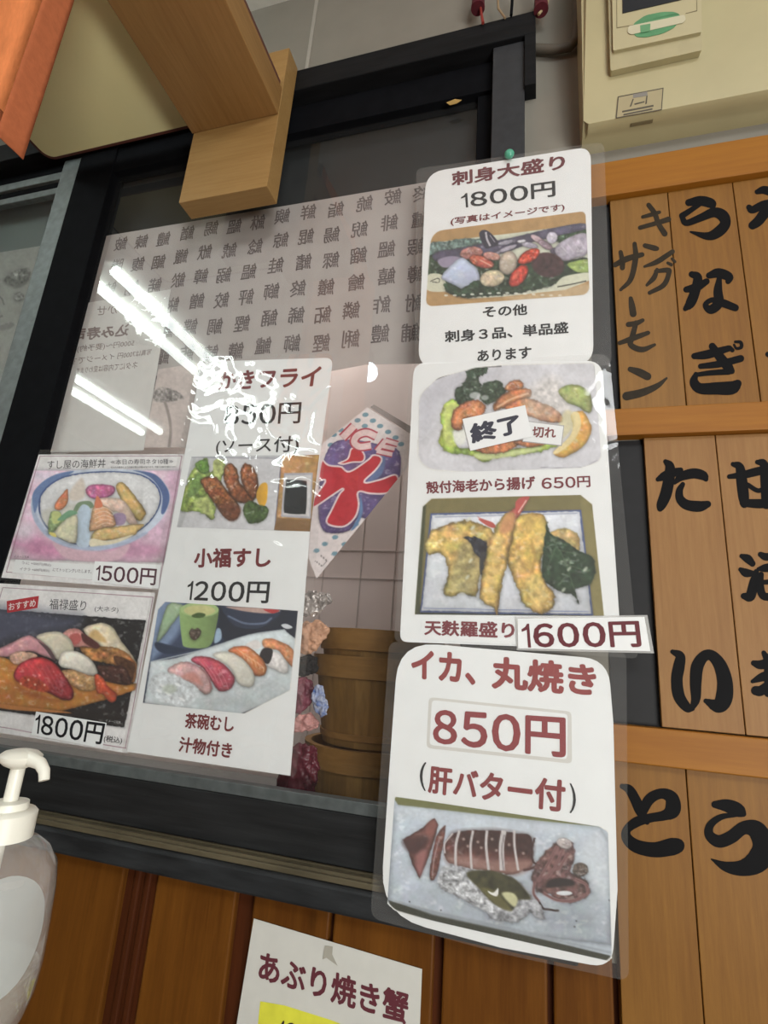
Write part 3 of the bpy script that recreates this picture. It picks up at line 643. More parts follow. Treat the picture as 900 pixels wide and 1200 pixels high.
# sushi platter card
H_ = thing('sushi_platter_card', 'laminated menu card with large sushi on an orange board, price 1800円', 'menu card', tuple(at(60, 870, SY)))
zH = (0, 680, 4.5)
film('laminate', rounded(zz(*zH)([(20, 5), (830, 52), (690, 925), (-225, 790)]), 2), SY-0.0012, film_flat, H_)
pr = Print([(-5, 16), (818, 66), (672, 912), (-225, 768)], zH, (226, 224, 224), 260, 230)
pr.P([(-60, 148), (770, 212), (655, 776), (-230, 655)], (38, 36, 38), sm=False, soft=2, nz=(60, 0.1))
pr.P([(-60, 152), (330, 182), (420, 195), (380, 260), (200, 300), (60, 320), (-80, 380)], (84, 88, 112), soft=90, a=0.85)
pr.P([(-200, 440), (0, 400), (120, 440), (400, 520), (720, 545), (712, 580), (560, 630), (330, 690), (-220, 640)], (206, 132, 58), sm=False, soft=6, nz=(50, 0.08), sh=(0.2, -0.3, 0.12))
pr.P([(-200, 600), (0, 650), (330, 690), (340, 700), (-20, 672)], (190, 120, 60), soft=5)
pr.P([(440, 255), (490, 232), (550, 226), (600, 255), (640, 320), (700, 400), (720, 450), (640, 420), (560, 370), (490, 320), (455, 290)], (226, 212, 180), soft=6, nz=(40, 0.1), ed=(16, 0.14))
pr.P([(470, 300), (560, 330), (540, 290), (500, 260)], (214, 170, 100), soft=16, a=0.8)
pr.P([(420, 355), (470, 350), (580, 350), (660, 380), (720, 445), (700, 540), (600, 450), (480, 420)], (178, 120, 66), soft=6, nz=(26, 0.35), rag=(20, 6))
pr.P([(600, 400), (700, 430), (715, 470), (690, 540), (640, 500)], (92, 58, 38), soft=10, nz=(20, 0.3))
pr.P([(330, 290), (370, 255), (420, 260), (460, 300), (520, 335), (510, 358), (450, 350), (380, 350)], (206, 140, 132), soft=6, nz=(24, 0.12))
pr.P([(430, 280), (480, 305), (525, 345), (500, 360), (440, 325)], (92, 48, 46), soft=8)
pr.P([(370, 290), (410, 280), (430, 310), (400, 340), (370, 330)], (196, 96, 92), soft=8)
pr.P([(190, 300), (240, 276), (310, 272), (370, 310), (390, 370), (340, 400), (300, 420), (250, 350)], (222, 212, 188), soft=6, ed=(18, 0.14))
pr.P([(-20, 370), (60, 330), (140, 292), (200, 310), (260, 360), (290, 415), (230, 400), (160, 375), (80, 390), (40, 405), (-20, 395)], (212, 150, 158), soft=6, nz=(30, 0.08), ed=(12, 0.15))
pr.P([(200, 320), (260, 360), (292, 415), (280, 420), (240, 365)], (92, 70, 74), soft=6)
pr.P([(50, 400), (90, 378), (160, 380), (200, 400), (150, 430), (90, 445), (60, 430)], (220, 172, 146), soft=6, nz=(14, 0.16))
pr.P([(320, 490), (360, 470), (480, 480), (510, 560), (460, 585), (390, 560)], (204, 158, 106), soft=6, nz=(16, 0.22))
pr.P([(308, 435), (325, 385), (370, 370), (430, 385), (490, 430), (515, 490), (470, 500), (380, 470), (330, 460)], (234, 228, 214), soft=6, nz=(26, 0.06), ed=(14, 0.16))
pr.P([(500, 500), (540, 510), (570, 560), (615, 600), (605, 640), (575, 640), (540, 600), (510, 590)], (204, 84, 52), soft=6, nz=(16, 0.14))
pr.P([(512, 452), (600, 450), (660, 462), (690, 545), (610, 545), (550, 520)], (74, 44, 38), soft=6, nz=(20, 0.25))
pr.P([(72, 500), (95, 450), (160, 412), (230, 408), (290, 440), (340, 500), (385, 580), (380, 625), (330, 630), (250, 590), (170, 560), (110, 540), (85, 530)], (196, 58, 66), soft=6, sh=(-0.3, -0.6, 0.18), nz=(24, 0.12), ed=(14, 0.2))
for k in range(6): pr.L([(130+k*28, 430+k*4), (170+k*30, 480+k*14), (190+k*32, 540+k*12)], 4, (222, 112, 114), soft=5, a=0.45)
pr.P([(100, 540), (130, 505), (200, 520), (260, 570), (230, 590), (150, 570)], (178, 66, 44), soft=12, nz=(12, 0.2))
for x, y in ((110, 545), (150, 525), (235, 552), (185, 550)): pr.E(x, y, 6, 6, (240, 200, 170), soft=6, a=0.8)
pr.P([(75, 520), (110, 560), (210, 600), (320, 640), (240, 630), (120, 600)], (150, 70, 34), soft=20, a=0.55)
for a, b2 in (((15, 38), (808, 90)), ((808, 90), (662, 885)), ((15, 38), (-190, 720)), ((-200, 740), (665, 886))): pr.L([a, b2], 3.5, LN, soft=1.5)
pr.build(SY, H_, 'card_print')
rb = patch(zH, [(35, 110), (205, 82), (197, 146), (38, 172)], SY-0.0003, H_, 'ribbon_label', mat('red_label', (176, 32, 44), 0.6, noise=0.08), label='red ribbon label')
ts('おすすめ', zH, [(45, 122), (190, 99), (187, 138), (46, 160)], SY-0.0006, (236, 226, 222), rb, 0.015)
ts('福禄盛り', zH, [(262, 96), (458, 106), (450, 162), (260, 152)], SY-0.0004, (66, 64, 68), H_, 0.0)
ts('(大ネタ)', zH, [(500, 134), (626, 142), (622, 174), (498, 168)], SY-0.0004, (72, 70, 74), H_, 0.0)
ts('イメージ写真', zH, [(557, 731), (637, 744), (635, 757), (555, 746)], SY-0.0004, (190, 188, 188), H_, 0.0)
st = patch(zH, [(190, 692), (562, 752), (540, 885), (165, 815)], SY-0.0014, H_)
ts('1800円', zH, [(190, 706), (556, 756), (533, 868), (180, 806)], SY-0.0018, INK, st, 0.018)
ts('(税込)', zH, [(549, 816), (648, 829), (640, 867), (545, 856)], SY-0.0004, (56, 54, 56), H_, 0.01)
# fried oysters and small sushi sign
LY = -0.011
A = thing('fried_oyster_sign', 'tall laminated sign with fried oysters over a small sushi set, price 1200円', 'menu sign', tuple(at(250, 900, LY)))
zA = (140, 400, 2.3077); zA2 = (200, 410, 4.5)
film('laminate', rounded([(232, 418), (391, 414), (372, 640), (347, 911), (142, 886), (187, 640)], [16, 10, 0, 8, 4, 0]), LY-0.0016, film_crinkle, A)
sheet('paper', rounded(zz(*zA)([(222, 55), (578, 44), (515, 515), (462, 1175), (20, 1110), (138, 512)]), [14, 10, 0, 0, 0, 0]), LY, paper, A)
ts('かきフライ', zA, [(268, 82), (548, 66), (540, 122), (264, 132)], LY-0.0004, MAROON, A, 0.03)
ts('850円', zA, [(285, 174), (493, 164), (488, 222), (282, 226)], LY-0.0004, INK, A, 0.012)
ts('(ソース付)', zA, [(262, 264), (488, 254), (482, 306), (260, 309)], LY-0.0004, INK, A, 0.01)
pr = Print([(110, 562), (784, 553), (735, 958), (32, 935)], zA2, (190, 192, 196), 190, 110)
pr.P([(584, 555), (790, 550), (735, 962), (545, 950)], (186, 142, 88), sm=False, soft=2, nz=(30, 0.1))
pr.P([(112, 566), (584, 570), (548, 950), (30, 936)], (206, 206, 210), sm=False, soft=3, sh=(0.3, 0.2, 0.04)).L([(584, 570), (548, 950)], 5, (120, 120, 140))
pr.L([(112, 568), (584, 572)], 4, (150, 150, 164)).P([(110, 600), (140, 580), (150, 600), (70, 900), (40, 920)], (172, 174, 176), soft=10, a=0.6)
pr.P([(55, 850), (60, 780), (90, 690), (130, 610), (190, 575), (210, 640), (270, 580), (285, 640), (250, 720), (235, 800), (225, 900), (180, 870), (120, 850)], (150, 172, 84), soft=6, nz=(22, 0.35), rag=(22, 12))
pr.P([(90, 740), (140, 650), (170, 680), (150, 740), (100, 780)], (106, 142, 70), soft=10, nz=(16, 0.25), a=0.8).P([(130, 600), (190, 580), (200, 640), (160, 650)], (110, 150, 62), soft=6, nz=(16, 0.2))
pr.P([(120, 800), (200, 780), (225, 880), (180, 860)], (186, 196, 120), soft=12, nz=(16, 0.2), a=0.8).P([(225, 590), (268, 580), (280, 640), (235, 680)], (186, 196, 120), soft=8, nz=(14, 0.2))
for q in ([(158, 690), (190, 670), (240, 672), (290, 730), (350, 800), (365, 860), (330, 900), (280, 880), (240, 820), (185, 750)], [(280, 630), (310, 598), (350, 630), (365, 700), (400, 730), (440, 780), (420, 810), (360, 805), (320, 770), (285, 700)], [(368, 640), (395, 598), (440, 625), (462, 690), (455, 770), (420, 780), (380, 710)]):
    pr.P(q, (150, 86, 48), soft=6, nz=(12, 0.28), ed=(16, 0.28), rag=(14, 4), sh=(-0.2, -0.5, 0.12))
pr.P([(250, 820), (360, 820), (362, 880), (310, 902)], (120, 68, 48), soft=14, a=0.6, nz=(12, 0.25))
pr.P([(455, 745), (480, 705), (510, 710), (506, 800), (480, 830), (455, 790)], (224, 168, 46), soft=5, sh=(1, 0, 0.1))
pr.P([(385, 830), (420, 795), (470, 820), (512, 830), (508, 880), (450, 915), (400, 900)], (78, 104, 56), soft=6, nz=(18, 0.3), rag=(16, 6))
pr.P([(598, 650), (750, 648), (738, 890), (582, 880)], (176, 176, 186), sm=False, soft=4).P([(604, 662), (742, 660), (730, 878), (592, 870)], (206, 204, 204), sm=False, soft=3)
pr.P([(608, 700), (625, 685), (705, 690), (718, 710), (714, 850), (695, 866), (615, 862), (596, 840)], (38, 42, 46), soft=5, sh=(-0.2, -0.6, 0.3))
pr.P([(560, 885), (735, 900), (730, 962), (545, 950)], (140, 104, 66), sm=False, soft=6)
pr.build(LY-0.0004, A, label='photo of fried oysters with lettuce and a sauce dish')
ts('小福すし', zA, [(203, 560), (412, 556), (408, 612), (200, 612)], LY-0.0004, MAROON, A, 0.035)
ts('1200円', zA, [(186, 648), (408, 650), (402, 709), (180, 699)], LY-0.0004, INK, A, 0.018)
zS = (140, 690, 4.0909)
pr = Print([(185, 60), (856, 104), (820, 620), (110, 550)], zS, (64, 76, 106), 200, 150)
pr.P([(180, 60), (300, 70), (290, 200), (180, 320), (150, 330)], (128, 150, 186), soft=30).P([(480, 80), (860, 100), (850, 260), (600, 240), (450, 300), (470, 150)], (40, 46, 62), soft=30)
pr.P([(180, 240), (230, 80), (290, 72), (305, 100), (260, 160), (200, 240)], (164, 190, 152), soft=5, ed=(10, 0.15))
pr.P([(175, 255), (300, 285), (420, 280), (480, 230), (490, 260), (280, 310), (190, 300)], (44, 56, 82), soft=8)
pr.P([(290, 90), (300, 250), (320, 280), (400, 285), (440, 265), (460, 200), (475, 95), (430, 130), (340, 130)], (138, 168, 104), soft=4, sh=(-1, 0, 0.14))
pr.E(384, 100, 92, 36, (172, 200, 132), soft=4).E(384, 104, 76, 26, (206, 204, 140), soft=5).P([(345, 130), (375, 115), (410, 120), (405, 135), (370, 140)], (74, 100, 52), soft=5)
pr.P([(335, 210), (345, 190), (360, 195), (375, 188), (392, 205), (380, 232), (360, 246), (342, 235)], (88, 74, 66), soft=4, nz=(8, 0.3))
pr.P([(455, 260), (465, 195), (485, 195), (488, 240)], (160, 186, 210), soft=6)
pr.P([(498, 85), (620, 90), (770, 100), (740, 150), (660, 190), (560, 180), (510, 130)], (52, 60, 84), soft=5).P([(515, 85), (760, 100), (720, 118), (600, 108)], (192, 160, 150), soft=6).P([(690, 98), (765, 102), (735, 118)], (196, 60, 62), soft=4)
pr.L([(520, 130), (600, 165), (690, 165), (730, 140)], 8, (140, 160, 190), soft=8, a=0.7)
pr.P([(120, 545), (150, 350), (280, 330), (620, 220), (790, 195), (850, 245), (836, 490), (580, 605), (330, 580)], (206, 216, 220), sm=False, soft=5, sh=(0.3, -0.2, 0.04), nz=(60, 0.04))
pr.P([(580, 600), (836, 488), (834, 500), (590, 612)], (60, 60, 70), sm=False, soft=4).P([(590, 612), (836, 500), (830, 640), (560, 640)], (226, 226, 224), sm=False, soft=3)
pr.L([(150, 350), (400, 292), (620, 222), (790, 196)], 5, (170, 180, 188))
pr.P([(775, 175), (800, 168), (830, 185), (800, 192)], (210, 214, 220), soft=4)
pr.P([(690, 350), (720, 300), (790, 320), (810, 380), (795, 405), (740, 385)], (220, 216, 214), soft=6, nz=(14, 0.08)).P([(685, 250), (720, 238), (790, 260), (836, 300), (836, 375), (800, 345), (760, 295), (700, 285)], (226, 148, 102), soft=5, nz=(14, 0.14)).P([(672, 330), (690, 285), (735, 295), (715, 360)], (52, 48, 52), soft=4)
pr.P([(600, 275), (650, 245), (680, 265), (660, 290)], (224, 220, 218), soft=6)
pr.P([(520, 295), (560, 276), (620, 280), (680, 330), (706, 380), (690, 415), (640, 410), (600, 350), (550, 315)], (224, 138, 84), soft=5, ed=(12, 0.12))
for k in range(6): pr.L([(560+k*20, 285+k*13), (590+k*20, 310+k*14), (600+k*18, 335+k*13)], 4, (244, 188, 142), soft=4, a=0.8)
pr.P([(448, 320), (500, 300), (570, 320), (630, 380), (648, 430), (630, 470), (570, 455), (530, 380)], (222, 218, 206), soft=6, ed=(14, 0.1))
pr.P([(345, 345), (370, 324), (440, 330), (510, 370), (552, 430), (530, 480), (480, 490), (440, 440), (400, 380)], (208, 84, 106), soft=6, nz=(20, 0.12), ed=(14, 0.16))
for k in range(4): pr.L([(370+k*34, 332+k*16), (420+k*30, 390+k*18), (450+k*24, 440+k*14)], 4, (230, 138, 150), soft=4, a=0.6)
pr.P([(230, 390), (290, 352), (360, 360), (420, 410), (445, 480), (410, 505), (340, 450), (280, 430)], (216, 172, 172), soft=6, nz=(22, 0.12), ed=(12, 0.14)).P([(300, 420), (360, 400), (400, 460), (360, 450)], (206, 132, 116), soft=18, a=0.7).L([(385, 375), (425, 420), (440, 480)], 7, (160, 110, 112), soft=5)
pr.P([(140, 470), (160, 420), (230, 405), (320, 440), (380, 490), (350, 540), (290, 560), (180, 530)], (206, 212, 216), soft=10, nz=(18, 0.14), rag=(24, 10))
for x, y in ((205, 465), (235, 505), (280, 460), (190, 490), (300, 530)): pr.E(x, y, 16, 6, (246, 248, 250), ang=30, soft=8, a=0.85)
pr.E(240, 480, 34, 22, (186, 196, 176), soft=16, a=0.6)
pr.clip([(222, 60), (330, 64), (856, 106), (816, 486), (580, 606), (112, 546), (185, 100)])
pr.build(LY-0.0004, A, label='photo of assorted sushi on a white plate with a green cup')
ts('茶碗むし', zA, [(180, 1004), (312, 1014), (308, 1058), (175, 1046)], LY-0.0004, MAROON, A, 0.032)
ts('汁物付き', zA, [(165, 1068), (307, 1086), (302, 1129), (158, 1110)], LY-0.0004, MAROON, A, 0.032)
tp = film('clear_tape', [(163, 343), (201, 336), (196, 395), (186, 408), (150, 400), (140, 372)], 0.0185, film_mat('crinkled_tape', haze=0.05, rough=0.04, bump=1.0, bscale=30, refl=0.8, bdist=0.0007), None)
tag(tp, 'crinkled patch of clear tape on the glass above the menu cards', 'tape')

# ------------------------------------------------------------------ signs on the jamb at the right
# sashimi sign
Y1 = -0.034
B1 = thing('sashimi_sign', 'laminated sashimi platter sign with a green pin, topmost in the right column', 'menu sign', tuple(at(590, 425, Y1)))
z1 = (470, 160, 3.6)
film('laminate', rounded([(488, 198), (708, 166), (717, 428), (486, 436)], [6, 10, 10, 8]), Y1-0.0016, film_m, B1)
sheet('paper', rounded(zz(*z1)([(104, 152), (800, 42), (812, 960), (72, 972)]), [22, 16, 22, 20]), Y1, paper, B1)
ts('刺身大盛り', z1, [(212, 150), (692, 73), (692, 138), (214, 210)], Y1-0.0004, (104, 42, 50), B1, 0.03)
ts('1800円', z1, [(252, 242), (650, 186), (652, 252), (256, 302)], Y1-0.0004, INK, B1, 0.02)
ts('(写真はイメージです)', z1, [(210, 342), (690, 281), (690, 316), (208, 378)], Y1-0.0004, MAROON, B1, 0.022)
ts('その他', z1, [(345, 716), (532, 705), (533, 752), (344, 765)], Y1-0.0004, INK, B1, 0.028)
ts('刺身３品、単品盛', z1, [(183, 820), (705, 780), (707, 830), (185, 870)], Y1-0.0004, INK, B1, 0.028)
ts('あります', z1, [(322, 902), (550, 885), (550, 935), (322, 950)], Y1-0.0004, INK, B1, 0.028)
z1b = (490, 230, 4.286)
pr = Print([(62, 178), (842, 72), (864, 494), (36, 556)], z1b, (182, 144, 92), 210, 120)
pr.N(30, 0.05)
pr.P([(30, 350), (60, 235), (300, 205), (480, 185), (850, 138), (870, 418), (740, 470), (420, 505), (260, 514), (150, 482), (40, 465)], (208, 212, 192), sm=False, soft=4)
pr.P([(50, 290), (70, 232), (150, 225), (240, 212), (330, 215), (330, 250), (200, 270), (60, 310)], (104, 130, 124), soft=6, nz=(12, 0.35), rag=(12, 7))
pr.P([(690, 190), (760, 160), (835, 150), (850, 215), (780, 230), (700, 230)], (58, 84, 56), soft=6, nz=(10, 0.35), rag=(10, 6))
pr.P([(45, 400), (55, 300), (120, 300), (190, 330), (300, 300), (600, 330), (850, 310), (862, 390), (720, 420), (700, 440), (560, 476), (420, 495), (240, 506), (130, 470), (110, 400)], (46, 66, 46), soft=6, nz=(14, 0.4), rag=(14, 8))
pr.P([(45, 470), (50, 395), (120, 395), (140, 450), (130, 478)], (206, 206, 182), soft=5).L([(60, 428), (100, 412), (105, 432), (70, 430)], 4, (50, 52, 48))
pr.P([(70, 300), (120, 272), (200, 262), (330, 235), (480, 205), (650, 165), (780, 140), (840, 138), (842, 165), (740, 190), (640, 215), (560, 235), (430, 285), (260, 310), (110, 330)], (84, 80, 104), soft=6, nz=(30, 0.18))
pr.P([(100, 320), (170, 300), (230, 320), (180, 355), (120, 355)], (150, 140, 164), soft=8)
pr.P([(306, 190), (322, 170), (350, 174), (384, 205), (404, 240), (370, 256), (340, 262), (322, 235)], (56, 54, 70), soft=4).L([(340, 180), (346, 215), (362, 250)], 10, (180, 176, 186)).L([(360, 195), (385, 230)], 5, (140, 136, 150))
for x, y, rx, ry, a, c in ((440, 232, 40, 12, -12, (148, 146, 162)), (450, 262, 50, 12, -20, (166, 160, 176)), (520, 226, 22, 8, -6, (214, 214, 222)), (560, 246, 42, 14, 12, (170, 164, 182)), (600, 216, 40, 16, 30, (186, 160, 168)), (640, 245, 40, 18, 30, (150, 126, 140)), (672, 208, 28, 30, 20, (196, 190, 206)), (690, 275, 28, 16, 0, (86, 78, 98)), (390, 290, 30, 10, -30, (140, 132, 148))):
    pr.E(x, y, rx, ry, c, ang=a, soft=5, nz=(14, 0.12), ed=(6, 0.15))
pr.P([(695, 250), (760, 205), (845, 188), (852, 285), (790, 312), (730, 325), (692, 290)], (176, 168, 184), soft=6, nz=(26, 0.14), ed=(12, 0.12))
for k in range(4): pr.L([(720+k*30, 250-k*10), (750+k*28, 285-k*8)], 4, (210, 204, 214), soft=5, a=0.7)
pr.P([(748, 345), (790, 325), (860, 318), (862, 378), (800, 382)], (152, 176, 92), soft=5, nz=(18, 0.14))
pr.E(268, 285, 58, 32, (172, 116, 108), ang=-8, soft=6, nz=(16, 0.2)).E(318, 328, 66, 30, (196, 92, 72), ang=18, soft=5, nz=(14, 0.2), ed=(10, 0.2)).E(370, 300, 44, 20, (196, 140, 128), ang=12, soft=5, nz=(12, 0.16)).L([(310, 320), (370, 350)], 7, (226, 160, 136), soft=5)
pr.P([(118, 402), (150, 360), (215, 310), (262, 335), (300, 372), (306, 428), (235, 468), (190, 450), (132, 422)], (186, 198, 222), soft=5, sh=(0.4, -0.5, 0.06), ed=(16, 0.12))
pr.E(452, 335, 46, 60, (190, 174, 156), ang=14, soft=5, ed=(16, 0.16), nz=(20, 0.06))
pr.E(372, 412, 62, 42, (208, 192, 160), ang=-10, soft=5, nz=(16, 0.16), ed=(12, 0.14))
pr.E(652, 345, 84, 62, (70, 44, 48), ang=12, soft=8, nz=(14, 0.3))
pr.E(556, 302, 62, 30, (204, 68, 46), ang=-30, soft=5, nz=(12, 0.24), ed=(12, 0.22)).E(504, 400, 66, 36, (208, 66, 50), ang=-52, soft=5, nz=(12, 0.24), ed=(12, 0.22)).E(490, 400, 26, 10, (232, 120, 96), ang=-52, soft=10, a=0.6)
pr.P([(130, 440), (200, 470), (290, 425), (310, 440), (300, 500), (220, 508), (150, 480)], (48, 72, 50), soft=5, nz=(12, 0.35), rag=(12, 6))
pr.P([(690, 452), (720, 410), (780, 392), (862, 385), (846, 428), (740, 462)], (206, 208, 184), soft=5).L([(700, 455), (780, 440), (845, 425)], 6, (60, 60, 50), soft=4)
for x in range(140, 720, 44): pr.E(x, 492+6*math.sin(x/90), 10, 5, (226, 228, 216), soft=4, a=0.8)
pr.P([(430, 505), (600, 490), (860, 440), (864, 496), (600, 530)], (206, 190, 160), soft=20, a=0.45)
pr.clip([(66, 176), (840, 74), (862, 494), (38, 554)], [70, 30, 50, 40]); pr.build(Y1-0.0004, B1, label='photo of an assorted sashimi platter')
# push pin
pp_ = at(597, 184, Y1-0.002)
pn = thing('push_pin', 'green round push pin at the top edge of the sashimi sign', 'pin', tuple(pp_))
b = MB(); b.sphere((pp_[0], pp_[1]-0.006, pp_[2]), 0.0088, 0.007, 0.0088); b.build('pin_head', mat('translucent_green_plastic', (88, 170, 142), 0.25, 0.5, noise=0.05), pn, smooth=True)
b = MB(); b.tube([(pp_[0], pp_[1]-0.002, pp_[2]), (pp_[0], pp_[1]+0.014, pp_[2])], 0.0006, 8); b.build('pin_needle', mat('steel_needle', (190, 190, 190), 0.3, metal=0.9), pn)
# tempura sign
Y2 = -0.038
B2 = thing('tempura_sign', 'laminated sign with fried shrimp over a tempura plate, middle of the right column', 'menu sign', tuple(at(600, 755, Y2)))
z2 = (460, 410, 2.8125)
film('laminate', rounded([(480, 428), (714, 414), (748, 772), (462, 752)], [8, 14, 8, 8]), Y2-0.0018, film_m, B2)
sheet('paper', rounded(zz(*z2)([(70, 42), (690, 36), (755, 990), (24, 962)]), [16, 18, 12, 9]), Y2, paper, B2)
z2b = (480, 420, 3.913)
pr = Print([(38, 30), (848, 15), (884, 500), (34, 525)], z2b, (206, 206, 212), 210, 125)
pr.N(160, 0.05)
pr.P([(40, 200), (120, 90), (300, 45), (420, 60), (300, 110), (160, 180), (70, 330)], (192, 192, 202), soft=60, a=0.7)
pr.L([(50, 160), (75, 125), (150, 85), (280, 48), (420, 36)], 4, (60, 60, 60), soft=3).L([(846, 30), (872, 300), (880, 470)], 4, (170, 170, 176)).L([(600, 500), (780, 500), (860, 468)], 3, (150, 150, 160))
pr.P([(142, 250), (170, 200), (220, 195), (250, 240), (230, 300), (220, 400), (300, 420), (460, 420), (560, 400), (660, 370), (680, 400), (560, 435), (400, 455), (345, 475), (280, 445), (180, 430), (135, 390), (150, 320)], (172, 196, 84), soft=6, nz=(26, 0.24), rag=(24, 8))
pr.P([(165, 225), (215, 205), (235, 260), (190, 330), (200, 400), (160, 380)], (206, 216, 122), soft=14, nz=(20, 0.14), a=0.8).P([(300, 440), (440, 428), (600, 405), (560, 430), (350, 465)], (212, 222, 160), soft=10, a=0.8)
pr.P([(200, 330), (260, 330), (250, 390), (210, 390)], (226, 228, 220), soft=14)
pr.P([(208, 140), (240, 120), (262, 80), (270, 50), (350, 42), (352, 62), (318, 92), (330, 130), (290, 190), (235, 210), (215, 190)], (50, 70, 50), soft=5, nz=(12, 0.4), rag=(16, 9))
pr.P([(322, 150), (345, 115), (400, 98), (435, 130), (440, 165), (400, 190), (350, 212), (325, 185)], (54, 74, 52), soft=5, nz=(12, 0.4), rag=(16, 9)).E(300, 170, 26, 16, (196, 200, 200), soft=8, a=0.8).E(345, 180, 18, 12, (186, 192, 192), soft=8, a=0.7)
CO = (202, 124, 76)
for q in ([(190, 290), (205, 235), (260, 198), (320, 192), (350, 230), (320, 270), (250, 280), (240, 325), (200, 325)], [(435, 140), (460, 108), (510, 102), (518, 135), (470, 150)], [(385, 215), (420, 170), (480, 142), (550, 140), (555, 175), (500, 200), (430, 228), (390, 240)], [(440, 220), (520, 180), (600, 200), (680, 240), (700, 290), (620, 290), (540, 260), (460, 240)], [(300, 420), (340, 400), (450, 380), (520, 380), (440, 430), (360, 438)], [(480, 385), (580, 370), (640, 385), (560, 408)]):
    pr.P(q, CO, soft=6, nz=(18, 0.22), ed=(12, 0.22), rag=(12, 4))
pr.L([(400, 225), (470, 185), (545, 160)], 8, (238, 196, 160), soft=6, a=0.8).L([(215, 300), (235, 250), (290, 215)], 8, (228, 160, 116), soft=8, a=0.7)
pr.P([(520, 190), (600, 100), (680, 90), (740, 190), (730, 250), (640, 280), (560, 270)], (214, 206, 196), soft=50, a=0.5, nz=(16, 0.2))
pr.P([(682, 150), (720, 124), (780, 124), (825, 160), (838, 220), (820, 250), (770, 220), (720, 200)], (166, 180, 102), soft=6, nz=(24, 0.12), ed=(16, 0.12))
pr.P([(740, 260), (790, 240), (820, 280), (835, 330), (800, 400), (740, 440), (700, 455), (660, 430), (720, 380), (750, 320)], (222, 168, 76), soft=5, nz=(18, 0.1)).P([(745, 250), (775, 250), (785, 310), (750, 380), (680, 435), (660, 428), (730, 360), (752, 300)], (226, 208, 150), soft=6).P([(705, 250), (750, 250), (755, 310), (690, 380), (665, 385)], (216, 206, 150), soft=14, a=0.7)
pr.clip([(44, 170), (130, 90), (300, 44), (420, 32), (846, 22), (880, 470), (780, 502), (300, 522), (100, 508), (40, 470)], [40, 20, 0, 0, 20, 40, 20, 0, 20, 40]); pr.build(Y2-0.0004, B2, label='photo of fried shrimp on lettuce with a lemon wedge')
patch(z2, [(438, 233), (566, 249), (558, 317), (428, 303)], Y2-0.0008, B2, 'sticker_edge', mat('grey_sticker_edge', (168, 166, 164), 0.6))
st = patch(z2, [(440, 236), (563, 252), (555, 314), (430, 300)], Y2-0.0010, B2, 'sold_out_sticker')
ts('切れ', z2, [(462, 252), (540, 256), (538, 292), (460, 288)], Y2-0.0013, (128, 66, 66), st, 0.03)
st = patch(z2, [(230, 228), (437, 182), (460, 285), (256, 333)], Y2-0.0022, B2, 'ended_sticker')
ts('終了', z2, [(250, 246), (415, 208), (424, 272), (262, 312)], Y2-0.0025, (70, 70, 80), st, 0.045)
ts('殻付海老から揚げ', z2, [(110, 434), (470, 415), (471, 459), (112, 475)], Y2-0.0004, (118, 48, 56), B2, 0.032)
ts('650円', z2, [(490, 422), (651, 415), (653, 452), (492, 459)], Y2-0.0004, (118, 48, 56), B2, 0.022)
z2c = (480, 570, 3.1034)
pr = Print([(46, 42), (662, 30), (708, 472), (18, 466)], z2c, (126, 116, 70), 200, 145)
pr.P([(18, 470), (40, 430), (300, 460), (520, 465), (520, 475)], (52, 54, 40), sm=False, soft=8).P([(620, 40), (665, 60), (708, 470), (670, 470)], (136, 126, 76), sm=False, soft=8).P([(46, 60), (60, 70), (36, 460), (18, 460)], (70, 74, 50), sm=False, soft=8)
pr.P([(76, 98), (624, 85), (668, 470), (38, 458)], (80, 96, 150), sm=False, soft=3).P([(82, 104), (618, 91), (661, 464), (44, 452)], (210, 214, 222), sm=False, soft=3, sh=(0.3, 0.3, 0.03), nz=(120, 0.05))
pr.L([(92, 112), (610, 98)], 3, (150, 158, 184)).L([(50, 442), (652, 456)], 3, (120, 130, 168))
TE = (204, 172, 96)
pr.P([(58, 215), (75, 165), (130, 140), (210, 122), (270, 140), (310, 175), (300, 240), (270, 290), (250, 340), (240, 400), (195, 385), (170, 400), (125, 385), (140, 300), (110, 245), (70, 245)], TE, soft=5, nz=(22, 0.22), ed=(14, 0.22), rag=(22, 9))
pr.P([(190, 210), (250, 200), (265, 290), (230, 380), (150, 370), (160, 290)], (168, 156, 104), soft=20, nz=(18, 0.24), a=0.8)
pr.P([(196, 186), (240, 182), (280, 205), (285, 240), (270, 270), (240, 240), (220, 200)], (44, 44, 54), soft=5, rag=(14, 6), nz=(14, 0.3)).P([(260, 240), (285, 250), (270, 320), (255, 310)], (60, 58, 62), soft=6)
pr.P([(310, 140), (250, 112), (262, 122), (300, 150)], (196, 92, 80), soft=5).P([(250, 118), (300, 130), (312, 150), (285, 145)], (190, 84, 76), soft=4)
pr.P([(480, 190), (520, 160), (580, 155), (615, 185), (610, 240), (520, 240)], (206, 180, 110), soft=5, nz=(18, 0.2), rag=(16, 6))
pr.P([(380, 130), (420, 98), (480, 100), (502, 140), (498, 210), (480, 280), (490, 340), (525, 390), (520, 440), (480, 462), (420, 435), (395, 380), (370, 310), (355, 260)], (212, 176, 92), soft=5, nz=(22, 0.2), ed=(14, 0.2), rag=(18, 7))
pr.L([(440, 190), (455, 260), (445, 310)], 10, (176, 136, 66), soft=10, a=0.6).P([(400, 110), (470, 108), (490, 160), (430, 180)], (224, 190, 96), soft=18, a=0.7, nz=(14, 0.14)).P([(420, 340), (470, 330), (500, 400), (460, 440)], (226, 200, 120), soft=16, a=0.6, nz=(12, 0.2))
